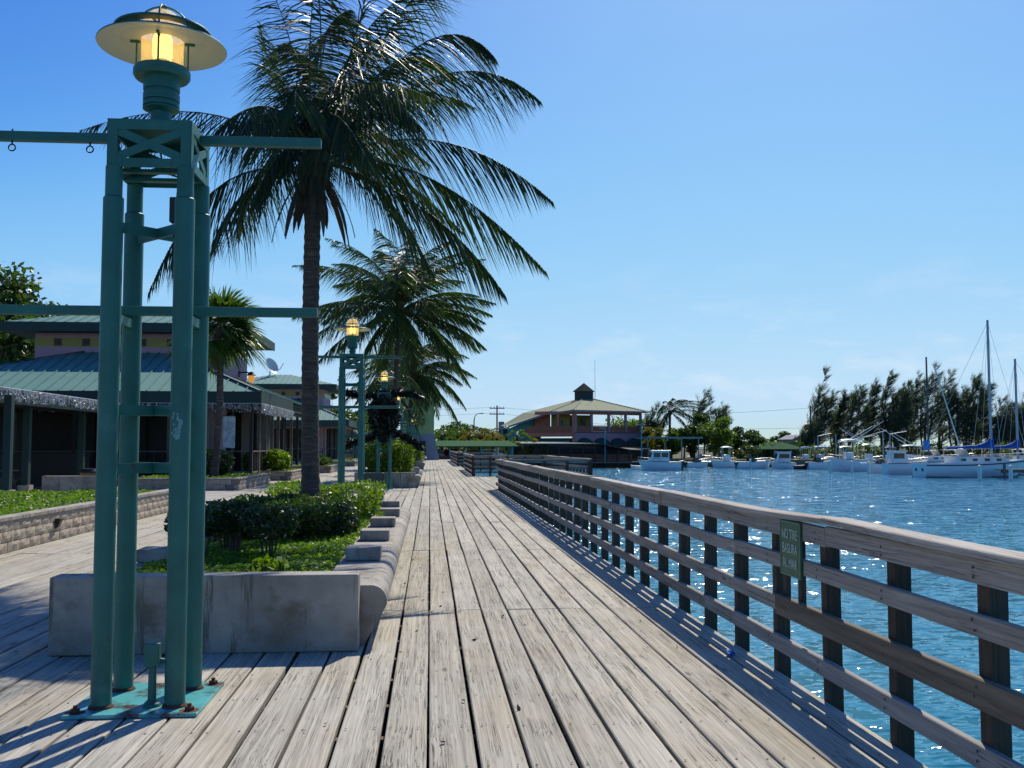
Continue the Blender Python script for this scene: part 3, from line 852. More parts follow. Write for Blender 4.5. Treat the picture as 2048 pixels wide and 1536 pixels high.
# wreath and garlands on the third lamp
def garland(mb, pts, r, n, size):
    pts = np.array(pts, float); seg = np.linalg.norm(np.diff(pts, axis=0), axis=1); cum = np.r_[0, np.cumsum(seg)]
    t = RNG.random(n) * cum[-1]
    c = np.stack([np.interp(t, cum, pts[:, k]) for k in range(3)], 1)
    mb.leaves(c + RNG.normal(size=(n, 3)) * r, size, aspect=3.0)
wl = far_lamps[1].location
wr = MB(); ang = np.linspace(0, 2 * PI, 40)
garland(wr, [(wl.x + .34 * math.cos(a), wl.y - .30, 2.55 + .46 * math.sin(a)) for a in ang], .085, 2600, .09)
garland(wr, [(wl.x, wl.y - .28, 3.2), (wl.x, wl.y - .28, 1.75)], .09, 900, .09)
tag(wr.build('christmas_wreath', MAT['wreath']), 'dark evergreen wreath hanging on the garlanded lamp post', 'wreath')
for z, nm_ in ((3.36, 'dark garland wound along the upper arm above the wreath'), (1.93, 'dark garland strung along the lower bar under the wreath')):
    ga = MB(); garland(ga, [(wl.x + x, wl.y - .05, z + .05 * math.sin(x * 3) - (.25 * abs(x) ** 2 if z < 2 else 0.02)) for x in np.linspace(-1.5, 1.35, 30)], .05, 1300, .08)
    tag(ga.build('garland', MAT['wreath']), nm_, 'garland')

# ------------------------------------------------------------------ concrete planters
PX = -1.62
def make_planter(label, Y0):
    t = thing('concrete_planter', label, 'planter', (PX, Y0, 0))
    LEN = 10.1
    fw_ = MB().bevbox((0, .11, .282), (2.2, .22, .56), .012); fw_.build('end_wall', MAT['concrete'], t)
    MB().bevbox((0, LEN - .11, .282), (2.2, .22, .56), .012).build('end_wall', MAT['concrete'], t)
    prof = [(.80, .002), (.80, .45), (1.18, .45)] + [(1.18 + .12 * math.sin(a), .33 + .12 * math.cos(a)) for a in np.linspace(.2, PI * .62, 8)] + [(1.13, .002)]
    n = 5
    seg = (LEN - .44) / n
    for s in (1, -1):
        for k in range(n):
            y0 = .222 + k * seg
            b = MB(); pr = [(s * (u if s > 0 else u - .19), v) for u, v in prof]
            if s < 0: pr = pr[::-1]
            b.prism(pr, y0 + .006, y0 + seg - .006)
            b.build('bench_segment', MAT['concrete'], t)
        for k in range(1, n):
            y0 = .222 + k * seg
            MB().bevbox((s * (1.01 if s > 0 else .86), y0 - .14, .512), (.32, .34, .115), .010).build('armrest_block', MAT['concrete'], t)
    so = MB(); so.bx(-.64, .795, .225, LEN - .225, .05, .44); so.build('soil', MAT['soil'], t)
    return t
planters = [make_planter('stained concrete bench planter in front of the tall coconut palm', 7.5)]
for y, lb in ((36.6, 'concrete bench planter holding the clipped block of bright hedge'), (65.6, 'concrete bench planter farther on with small round bushes'), (94.6, 'last concrete bench planter before the lime tower')):
    c = copy_tree(planters[0]); c.location.y = y; c['label'] = lb; planters.append(c)

def cover(label, x0, x1, y0, y1, z, n, size=.035, mat='grass', h=.05, name='ground_cover'):
    mb = MB(); m = int(n)
    c = np.stack([RNG.uniform(x0, x1, m), RNG.uniform(y0, y1, m), z + RNG.random(m) ** 1.5 * h], 1)
    lump = np.sin(c[:, 0] * 5 + 1) * np.cos(c[:, 1] * 4.3) * .5 + .5
    c[:, 2] += lump * h * .8
    mb.leaves(c, size, flat=.55)
    return tag(mb.build(name, MAT[mat]), label, 'ground cover', kind='stuff')
cover('low leafy ground cover in the near concrete planter', PX - .80, PX + .80, 7.74, 17.3, .435, 38000, .027, h=.045)
cover('bright ground cover in the planter with the clipped hedge', PX - .78, PX + .78, 36.85, 46.4, .44, 5000, .07, h=.06)
cover('ground cover in the planter with the small round bushes', PX - .78, PX + .78, 65.85, 75.4, .44, 1800, .1, h=.06)

def shrub(label, c, rx, ry, rz, n, size, mat, stems=0, boxy=2.0, base=.44, group=None, shell=.55, name='shrub', cat='shrub', lumps=14):
    t = thing(name, label, cat, (c[0], c[1], base), group=group)
    cz = c[2] - base
    d = RNG.normal(size=(n, 3)); d /= np.linalg.norm(d, axis=1)[:, None]
    # superellipsoid for clipped shapes
    k = (np.abs(d) ** boxy).sum(1) ** (-1 / boxy); d *= k[:, None]
    bumps = RNG.normal(size=(lumps, 3)); bumps /= np.linalg.norm(bumps, axis=1)[:, None]
    rr = 1 + .26 * np.maximum(0, (d @ bumps.T).max(1) - .72) / .28 - .14
    rad = (shell + (1 - shell) * RNG.random(n) ** .5) * rr + RNG.normal(size=n) * .055
    p = d * rad[:, None] * np.array([rx, ry, rz]) + np.array([0, 0, cz])
    q_ = p / np.array([rx, ry, rz]).min()
    keep = np.sin(q_[:, 0] * 6.3 + 1) + np.sin(q_[:, 1] * 5.7 + c[0] * 9) + np.sin(q_[:, 2] * 7.1 + 2) > -1.25
    p = p[(p[:, 2] > .01) & keep]
    mb = MB(); mb.leaves(p, size, aspect=1.7); mb.build('foliage', MAT[mat], t)
    st = MB()
    for i in range(max(stems, 1)):
        a = RNG.uniform(0, 6.28); r0 = RNG.uniform(0, .25) * rx; r1 = RNG.uniform(.3, .75) * rx
        st.tube([(r0 * math.cos(a), r0 * math.sin(a), -.02), (r0 * 1.6 * math.cos(a + .4), r0 * math.sin(a + .4), cz * .45), (r1 * math.cos(a), r1 * math.sin(a), cz)], [.012, .009, .005], 6)
    st.build('stem', MAT['bark'], t)
    return t
G1 = 'bare-stemmed shrubs in the near planter'
for (x, y, r_, zz) in ((-2.16, 9.6, .27, .80), (-1.86, 9.9, .27, .82), (-1.50, 9.65, .29, .79), (-2.02, 10.4, .28, .83)):
    shrub('small dark shrub on bare twiggy stems in the near planter', (x, y, zz), r_, r_ * .9, .14, 1900, .026, 'shrub', 7, 2.2, group=G1)
for (x, y, rx_, ry_, zz, rz_) in ((-2.14, 11.55, .34, .42, .67, .22), (-1.72, 11.45, .36, .38, .64, .21), (-1.36, 11.65, .33, .42, .67, .23), (-2.10, 12.55, .36, .52, .70, .25), (-1.36, 12.65, .36, .5, .69, .24), (-1.85, 13.2, .36, .4, .70, .24)):
    shrub('dark clipped hedge bush ringing the foot of the coconut palm', (x, y, zz - .035), rx_, ry_, rz_ * .86, 4200, .029, 'hedge', 9, 2.7, shell=.5, lumps=16, group='hedge bushes around the coconut palm')
shrub('rounded dark bush at the boardwalk end of the hedge', (-1.06, 11.9, .60), .2, .34, .22, 3000, .030, 'shrub', 4, 2.6)
shrub('yellow-green clipped hedge right behind the coconut palm trunk', (-1.5, 15.0, .68), .66, .7, .26, 9000, .034, 'hedgeyellow', 6, 4.0, shell=.7)
shrub('small pale sprouting weed near the planter wall', (-1.30, 8.25, .50), .16, .13, .10, 260, .05, 'hedgeyellow', 3, 2.0)
shrub('dense clipped hedge block with bright sunlit top', (-1.55, 38.8, 1.0), .78, 1.1, .62, 7000, .075, 'hedgeyellow', 4, 4.0, shell=.75)
shrub('round bush in the planter past the hedge block', (-1.1, 67.5, 1.0), .55, .8, .6, 1800, .11, 'hedgeyellow', 3, 2.6)
shrub('dark bush beside the round one farther along', (-1.9, 68.6, 1.2), .6, .9, .75, 1800, .11, 'hedge', 3, 2.6)
shrub('bush in the last planter before the tower', (-1.3, 97, 1.0), .7, .9, .6, 900, .14, 'hedgeyellow', 3, 2.6)

lt = MB(); k_ = 120
cl_ = np.stack([RNG.normal(-.15, .30, k_), RNG.uniform(5, 19, k_), np.full(k_, .012)], 1)
cl_[:24, 0] = RNG.uniform(-5.7, 2.1, 24)
lt.leaves(cl_, .018, flat=.97, aspect=2.2)
tag(lt.build('leaf_litter', plain('dry_leaf', (0.13, 0.085, 0.04), 0.9, 0.4, 8)), 'scattered dry leaf scraps on the boardwalk planks', 'leaf litter', kind='stuff')
# ------------------------------------------------------------------ litter bin by the second lamp
bn = thing('litter_bin', 'dark square litter bin in a teal frame beside the boardwalk', 'bin', (-1.08, 19.6, 0.003), .06)
bn.scale = (.62, .62, 1.06)
b = MB(); b.add([(-.27, -.27, .08), (.27, -.27, .08), (.27, .27, .08), (-.27, .27, .08), (-.32, -.32, .93), (.32, -.32, .93), (.32, .32, .93), (-.32, .32, .93),
                 (-.27, -.27, .93), (.27, -.27, .93), (.27, .27, .93), (-.27, .27, .93), (-.25, -.25, .3), (.25, -.25, .3), (.25, .25, .3), (-.25, .25, .3)],
                [(3, 2, 1, 0), (0, 1, 5, 4), (1, 2, 6, 5), (2, 3, 7, 6), (3, 0, 4, 7), (4, 5, 9, 8), (5, 6, 10, 9), (6, 7, 11, 10), (7, 4, 8, 11), (8, 9, 13, 12), (9, 10, 14, 13), (10, 11, 15, 14), (11, 8, 12, 15), (12, 13, 14, 15)])
b.build('body', MAT['darkbin'], bn)
for (sx, sy, hx) in ((0, -1, 1), (1, 0, 0), (0, 1, 1), (-1, 0, 0)):
    f = MB(); f.beam((sx * .30, sy * .30, 0), (sx * .335, sy * .335, .80), .05, .012, (sx, sy, 0))
    if hx: f.beam((-.30, sy * .322, .5), (.30, sy * .322, .5), .05, .012, (0, sy, 0))
    f.build('frame_bar', MAT['teal'], bn)

# blue scrap lying against the railing foot
q = gp(1472, 1312)
s_ = MB(); r_ = random.Random(9)
bm = bmesh.new(); bmesh.ops.create_icosphere(bm, subdivisions=2, radius=.05)
for v in bm.verts: v.co = Vector((v.co.x * .8, v.co.y * 1.2, v.co.z * .5)) * r_.uniform(.65, 1.2)
bm.verts.index_update()
s_.add([v.co for v in bm.verts], [[v.index for v in f.verts] for f in bm.faces]); bm.free()
tag(s_.build('plastic_scrap', MAT['bluescrap'], None, (min(q[0], 2.16), q[1], .026)), 'crumpled scrap of bright blue plastic lying on the planks', 'litter')

# ================================================================== PALMS
def bez(p0, pm, p2, t):
    p0, pm, p2 = map(np.array, (p0, pm, p2)); c = 2 * pm - .5 * (p0 + p2)
    t = np.asarray(t)[:, None]
    return (1 - t) ** 2 * p0 + 2 * t * (1 - t) * c + t ** 2 * p2
WIND = np.array([0.55, -0.05, 0.0])
def add_frond(tree, p0, pm, p2, n=58, leaf=.80, width=.034, mat='frond', sag=.35, hang=.55, wind=.30, start=.14, rib=True, rr=.016):
    """one feather leaf: rib through p0-pm-p2, leaflets to both sides, hanging and blown by the wind"""
    o = np.array(tree.location)
    p0, pm, p2 = (np.array(p, float) - o for p in (p0, pm, p2))
    mb = MB()
    for sgn in (-1, 1):
        t = start + (1 - start) * (np.arange(n) + RNG.random(n) * .6) / n
        P = bez(p0, pm, p2, t); T = bez(p0, pm, p2, np.minimum(t + .02, 1.02)) - bez(p0, pm, p2, t - .02)
        T /= np.linalg.norm(T, axis=1)[:, None]
        S = np.cross(T, np.array([0, 0, 1.0])); S /= np.linalg.norm(S, axis=1)[:, None] + 1e-6
        Lg = leaf * (np.clip(np.sin(np.clip((t - start) / (1 - start), 0, 1) ** .75 * PI * .93 + .16), .12, 1)) * RNG.uniform(.82, 1.12, n)
        D = S * sgn * RNG.uniform(.65, .95, n)[:, None] + T * (.55 + .5 * t)[:, None] + np.array([0, 0, -hang]) + WIND * wind + RNG.normal(size=(n, 3)) * .09
        D /= np.linalg.norm(D, axis=1)[:, None]
        W = np.cross(D, T); W /= np.linalg.norm(W, axis=1)[:, None] + 1e-6
        W = W * .8 + RNG.normal(size=(n, 3)) * .38; W -= D * (W * D).sum(1)[:, None]; W /= np.linalg.norm(W, axis=1)[:, None] + 1e-6
        mb.strips(P, W, D, Lg, np.full(n, width) * RNG.uniform(.7, 1.15, n), sag, 3)
    fr = mb.build('frond', MAT[mat], tree)
    if rib:
        t = np.linspace(0, 1, 12); P = bez(p0, pm, p2, t)
        r = MB(); r.tube(P.tolist(), [max(.003, rr * (1 - .85 * x) * (1.6 if x < .1 else 1)) for x in t], 5); r.build('rib', MAT['rachis'], fr)
    return fr
def palm_trunk(tree, base, top, r0, r1, lean=(0, 0), rings=70, n=14):
    o = np.array(tree.location); pts, rad = [], []
    for k in range(rings + 1):
        t = k / rings
        p = np.array(base) * (1 - t) + np.array(top) * t; p[0] += lean[0] * math.sin(t * PI); p[1] += lean[1] * math.sin(t * PI)
        pts.append((p - o).tolist())
        rad.append((r0 + (r1 - r0) * t + .05 * math.exp(-t * 14)) * (1 + (.05 if k % 2 else -.03) + random.uniform(-.015, .015)))
    mb = MB(); mb.tube(pts, rad, n); return mb.build('trunk', MAT['barkpalm'], tree)

# the tall coconut palm in the near planter
P1Y = 13.6
base = yp(623, 985, P1Y); base[2] = .42
palm1 = thing('coconut_palm', 'tall coconut palm with ringed trunk rising from the near planter', 'palm', tuple(base))
crown = yp(628, 345, P1Y)
palm_trunk(palm1, base, crown, .118, .105, (-.03, 0))
# (mid px, tip px, depth offset of mid and tip)
FR = [((880, 283), (1106, 405), -.1, -.3), ((850, 352), (1092, 545), -.6, -1.2), ((850, 420), (1012, 595), -.3, -.4), ((890, 148), (1082, 205), .3, .5),
      ((840, 90), (992, 120), -.4, -.8), ((800, 30), (905, -60), .4, .6), ((720, 40), (760, -150), -.2, -.4), ((640, 20), (600, -150), .2, .2), ((590, 120), (535, -40), -.5, -.9),
      ((555, 180), (520, 45), .2, .3), ((420, 228), (158, 262), .2, .3), ((440, 372), (296, 590), -.2, -.2), ((490, 385), (425, 500), .4, .8),
      ((690, 180), (870, 200), -1.2, -2.2), ((660, 230), (740, 330), -1.6, -2.9), ((600, 190), (590, 215), -1.5, -2.9), ((545, 215), (430, 265), -1.3, -2.3),
      ((720, 260), (860, 330), 1.4, 2.6), ((640, 190), (660, 170), 1.6, 3.0), ((560, 230), (470, 260), 1.4, 2.6), ((760, 330), (930, 470), 1.0, 1.8), ((530, 330), (480, 480), 1.2, 2.0),
      ((700, 110), (820, -20), 1.0, 1.7), ((620, 90), (640, -80), -1.0, -1.8), ((690, 150), (790, 60), -1.1, -1.7), ((770, 190), (950, 215), .8, 1.6), ((760, 380), (870, 560), .5, .7),
      ((640, 100), (700, 20), .8, 1.4), ((600, 130), (560, 90), 1.0, 1.9), ((780, 130), (900, 150), .9, 1.7), ((740, 200), (850, 270), -.9, -1.9), ((570, 300), (500, 420), -.7, -1.0)]
for i, (m_, t_, dm, dt) in enumerate(FR):
    pm, pt = yp(m_[0], m_[1], P1Y + dm), yp(t_[0], t_[1], P1Y + dt)
    ln_ = np.linalg.norm(pm - crown) + np.linalg.norm(pt - pm)
    st = crown + (pm - crown) / np.linalg.norm(pm - crown) * .10 + np.array([0, 0, random.uniform(-.05, .18)])
    add_frond(palm1, st, pm, pt, n=int(32 + 15 * ln_), leaf=.66 + .10 * min(ln_, 4.2), width=.031, mat='frond2' if i % 4 == 1 else 'frond', hang=1.05 if t_[1] > 150 else .75, wind=.5)
for k in range(16):       # dead leaf bases hanging under the crown
    a = k * 2.4; r = .16; L_ = random.uniform(.45, .95); rr_ = random.uniform(.25, .5)
    x, y = math.cos(a), math.sin(a)
    mb = MB(); pts = [(x * .09, y * .09, .05), (x * r, y * r, -.1), (x * (r + rr_ * .6), y * (r + rr_ * .6), -.18 - L_ * .35), (x * (r + rr_), y * (r + rr_), -.2 - L_)]
    pts = bez(pts[0], pts[2], pts[3], np.linspace(0, 1, 7))
    w_ = np.array([-y, x, 0])
    vs = []
    for q_, p in enumerate(pts):
        ww = (.05, .06, .05, .045, .045, .03, .006)[q_]
        vs += [p - w_ * ww, p + np.array([x, y, 0]) * .012, p + w_ * ww]
    fs = [(3 * q_ + j, 3 * q_ + j + 1, 3 * q_ + j + 4, 3 * q_ + j + 3) for q_ in range(6) for j in range(2)]
    mb.add([p + (crown - base) for p in vs], fs); mb.build('leaf_sheath', MAT['deadfrond'], palm1)
mb = MB()     # fibrous heart of the crown
c_ = np.array(crown - base)
mb.lathe([(.10, -.42), (.15, -.25), (.22, -.05), (.21, .15), (.12, .38), (.03, .55)], c_.tolist(), 14)
pp = RNG.normal(size=(420, 3)); pp /= np.linalg.norm(pp, axis=1)[:, None]
mb.strips(pp * np.array([.16, .16, .3]) + c_, np.roll(pp, 1, 1), pp * np.array([1, 1, .2]) + np.array([0, 0, -.8]), RNG.uniform(.15, .45, 420), np.full(420, .018), .2, 2)
mb.build('crown_fibre', MAT['deadfrond'], palm1)

def generic_palm(label, base, top, n_fr, flen, leaf=.8, width=.05, nl=34, mat='frond', seed=1, r=.12, droop=1.0, tilt=0.0, wind=.3, group=None, name='coconut_palm', lo=-.9, ribs=True):
    rg_ = random.Random(seed)
    t = thing(name, label, 'palm', tuple(base), group=group)
    palm_trunk(t, base, top, r, r * .85, (rg_.uniform(-.15, .15), 0), 30, 10)
    top = np.array(top)
    for k in range(n_fr):
        az = k * 2.39996 + rg_.uniform(-.3, .3); u = k / max(1, n_fr - 1)
        el = 1.35 - (1.35 - lo) * u ** .9 + rg_.uniform(-.12, .12)
        L_ = flen * rg_.uniform(.8, 1.1) * (.8 + .2 * math.sin(u * PI))
        d = np.array([math.cos(az) * math.cos(el) + tilt * .4, math.sin(az) * math.cos(el), math.sin(el)])
        pm = top + d * L_ * .52
        fl = np.array([math.cos(az) + tilt, math.sin(az), 0]); fl /= np.linalg.norm(fl)
        pt = pm + (d * .40 + fl * .28 * max(0, math.sin(max(el, 0))) + np.array([tilt * .15, 0, -.34 * droop])) * L_
        add_frond(t, top + d * .1, pm, pt, nl, leaf, width, mat, .4, .5, wind, rib=ribs, rr=.022)
    mb = MB(); mb.lathe([(r * .85, -.4), (r * 1.7, -.05), (r * 1.3, .3), (.02, .5)], (top - np.array(base)).tolist(), 10); mb.build('crown_fibre', MAT['deadfrond'], t)
    return t
P2Y = 46.0
b2 = yp(788, 930, P2Y); b2[2] = .4
generic_palm('full coconut palm leaning over the planter with the hedge block', b2, yp(800, 622, P2Y), 58, 5.2, 1.2, .07, 64, seed=4, droop=.52, lo=-.62, wind=.45, mat='frond2')
b3 = yp(812, 930, 68.0); b3[2] = .4
generic_palm('lower coconut palm in front of the lime tower', b3, yp(826, 752, 68.0), 46, 4.6, 1.2, .085, 50, mat='frond2', seed=9, droop=1.0, lo=-.7)
b4 = yp(768, 930, 55.5); b4[2] = 0.0
generic_palm('slim coconut palm behind the garlanded lamp post', b4, yp(772, 772, 55.5), 16, 3.2, .8, .06, 26, seed=19, droop=1.3, r=.15, lo=-.9)

# small fan palm in the block planter on the left
FPY = 37.2
bf = yp(427, 955, FPY); bf[2] = .34
fp = thing('fan_palm', 'slender fan palm in the block planter before the restaurant', 'palm', tuple(bf))
tf = yp(438, 664, FPY)
palm_trunk(fp, bf, tf, .13, .12, (.12, 0), 40, 12)
def fan_leaf(tree, p0, d, size, mat, droop):
    o = np.array(tree.location); d = np.array(d); d = d / np.linalg.norm(d)
    hub = p0 + d * size * .55
    s = np.cross(d, (0, 0, 1.0)); s /= np.linalg.norm(s) + 1e-6; u = np.cross(s, d)
    n = 38; ang = np.linspace(-1.75, 1.75, n)
    D = np.cos(ang)[:, None] * d + np.sin(ang)[:, None] * s + u * (.18 * np.cos(ang * 9))[:, None]
    D /= np.linalg.norm(D, axis=1)[:, None]
    base_ = np.repeat((hub - o)[None], n, 0)
    W = np.cross(D, np.repeat(u[None], n, 0)); W /= np.linalg.norm(W, axis=1)[:, None]
    mb = MB(); mb.strips(base_ + D * .02, W, D, size * (.75 + .25 * np.cos(ang * .8)) * RNG.uniform(.9, 1.08, n), np.full(n, size * .12), droop, 4)
    f = mb.build('fan_leaf', MAT[mat], tree)
    st = MB(); st.tube([(p0 - o).tolist(), (hub - o).tolist()], [.022, .014], 6); st.build('leaf_stalk', MAT['rachis'], f)
for k in range(24):
    az = k * 2.4; el = 1.3 - 1.9 * (k / 23) ** 1.1
    fan_leaf(fp, tf + np.array([0, 0, -.1 + .25 * (1 - k / 23)]), (math.cos(az) * math.cos(el) + .35, math.sin(az) * math.cos(el), math.sin(el)), 1.25 * random.uniform(.85, 1.1), 'fan', .22 + .3 * (k / 23))
mb = MB(); mb.lathe([(.12, -1.15), (.17, -.8), (.21, -.3), (.2, .1), (.08, .35)], (tf - bf).tolist(), 12); mb.build('crown_fibre', MAT['deadfrond'], fp)

# ================================================================== BLOCK WALLS ON THE LEFT
def rough_block(l, h, d, seed, n=5, m=3):
    """split-face block: rough face towards +X, centred, length along Y"""
    rg_ = random.Random(seed); mb = MB(); g_ = []
    for j in range(m + 1):
        for i in range(n + 1):
            edge = i in (0, n) or j in (0, m)
            g_.append((d / 2 + (0 if edge else rg_.uniform(.004, .022)), -l / 2 + l * i / n, -h / 2 + h * j / m))
    fs = [(j * (n + 1) + i, j * (n + 1) + i + 1, (j + 1) * (n + 1) + i + 1, (j + 1) * (n + 1) + i) for j in range(m) for i in range(n)]
    mb.add(g_, fs)
    x0, x1 = -d / 2, d / 2
    mb.add([(x0, -l / 2, -h / 2), (x1, -l / 2, -h / 2), (x1, l / 2, -h / 2), (x0, l / 2, -h / 2), (x0, -l / 2, h / 2), (x1, -l / 2, h / 2), (x1, l / 2, h / 2), (x0, l / 2, h / 2)],
           [(3, 2, 1, 0), (4, 5, 6, 7), (0, 1, 5, 4), (2, 3, 7, 6), (3, 0, 4, 7)])
    return mb.mesh('block', MAT['block'])
BL = [rough_block(.392, .142, .16, k) for k in range(6)]
BL2 = [rough_block(.392, .172, .16, k + 30) for k in range(4)]
def wall_blocks(parent, a, b, rows, course, meshes, rz_extra=0.0, z0=.003):
    """courses of blocks from a to b (x,y), rough face on the right-hand side of the direction a->b"""
    a, b = np.array(a, float), np.array(b, float); L_ = np.linalg.norm(b - a); d = (b - a) / L_
    rz = math.atan2(d[1], d[0]) - PI / 2
    o = parent.location
    for r_ in range(rows):
        s = .2 + (.2 if r_ % 2 else 0) - .0
        while s < L_ - .15:
            p = a + d * s
            ob = link('block', meshes[random.randrange(len(meshes))], parent, (p[0] - o.x + random.uniform(-.004, .004), p[1] - o.y, z0 + course * (r_ + .5)))
            ob.rotation_euler = (0, 0, rz)
            s += .40
WX = -6.03
gw = thing('garden_wall', 'long low split-block garden wall with lawn behind it', 'wall', (WX, 16.5, 0))
mb = MB(); mb.bx(-.075, .06, -8.5, 8.5, 0, .455); mb.build('wall_core', MAT['mortar'], gw)
wall_blocks(gw, (WX, 8.0), (WX, 25.0), 3, .15, BL)
for k in range(10):
    MB().bevbox((0, -8.5 + .85 + k * 1.7, .48), (.235, 1.69, .055), .006).build('coping', MAT['concrete'], gw)
wlt = thing('wall_light', 'small dark step light fixed on the garden wall', 'lamp', (WX + .085, 16.6, .20))
wlm = MB(); wlm.add([(0, -.06, 0), (0, .06, 0), (0, .06, .16), (0, -.06, .16), (.05, -.05, .02), (.05, .05, .02), (.10, .06, .15), (.10, -.06, .15)],
                  [(3, 2, 1, 0), (4, 5, 6, 7), (0, 1, 5, 4), (1, 2, 6, 5), (2, 3, 7, 6), (3, 0, 4, 7)]); wlm.build('housing', MAT['black'], wlt)
MB().box((.052, 0, .055), (.012, .07, .05)).build('lens', MAT['dglass'], wlt)
mb = MB(); mb.bx(-30, WX - .12, -5, 25.0, -.24, .33); mb.bx(-12, WX - .12, 25.0, 26.6, -.24, .30)
tag(mb.build('lawn_bed', MAT['soil']), 'raised earth bed behind the garden wall', 'bed', kind='structure')
cover('bright low lawn behind the garden wall', -12.5, WX - .1, 10, 26.4, .32, 52000, .045, h=.05, name='lawn')

def block_planter(label, x0, x1, y0, y1, rows, mat_cover=True, blocks=True):
    t = thing('block_planter', label, 'planter', ((x0 + x1) / 2, y0, 0))
    h = rows * .18; cx = (x0 + x1) / 2
    mb = MB(); mb.bx(x0 - cx + .09, x1 - cx - .09, .09, y1 - y0 - .05, 0, h - .06); mb.build('earth', MAT['soil'], t)
    mb = MB(); mb.bx(x0 - cx + .10, x1 - cx - .03, .03, .16, 0, h - .002); mb.bx(x1 - cx - .16, x1 - cx - .03, .162, y1 - y0, 0, h - .002); mb.build('wall_core', MAT['mortar'], t)
    if blocks:
        wall_blocks(t, (x0, y0 + .06), (x1 - .16, y0 + .06), rows, .18, BL2)
        wall_blocks(t, (x1 - .08, y0 - .01), (x1 - .08, y1), rows, .18, BL2)
    mb = MB(); mb.bevbox(((x0 - cx + x1 - cx) / 2, .07, h + .03), (x1 - x0, .22, .05), .005); mb.bevbox((x1 - cx - .08, (y1 - y0) / 2 + .1, h + .0315), (.22, y1 - y0 - .15, .05), .005)
    mb.build('coping', MAT['concrete'], t)
    if mat_cover: cover('ground cover in the ' + label, x0 + .2, x1 - .2, y0 + .2, y1 - .2, h - .05, int((x1 - x0) * (y1 - y0) * 260), .06, h=.08)
    return t
block_planter('block planter holding the fan palm', -10.6, -6.55, 35.2, 42.0, 2)
block_planter('block planter with pale bushes past the fan palm', -8.6, -6.1, 45.0, 50.5, 2)
block_planter('low block planter before the second restaurant', -8.2, -5.6, 57.5, 64.0, 2)
block_planter('far block planter near the teal wall', -8.0, -5.6, 76.0, 84.0, 2, blocks=False)
shrub('pale leafy bush in the block planter by the patio', (-6.9, 46.2, .85), .55, .8, .5, 1500, .10, 'hedgeyellow', 4, base=.36)
shrub('dark clipped bush under the patio railing', (-8.3, 38.8, .85), .9, .6, .55, 2200, .08, 'shrub', 4, base=.30)
shrub('leafy bush by the patio steps', (-8.0, 45.9, .80), .5, .6, .5, 1100, .10, 'hedgeyellow', 4, base=.30)
shrub('bushy plants before the second restaurant', (-6.6, 59, .7), .8, 1.6, .35, 1500, .11, 'hedge', 4, base=.3)

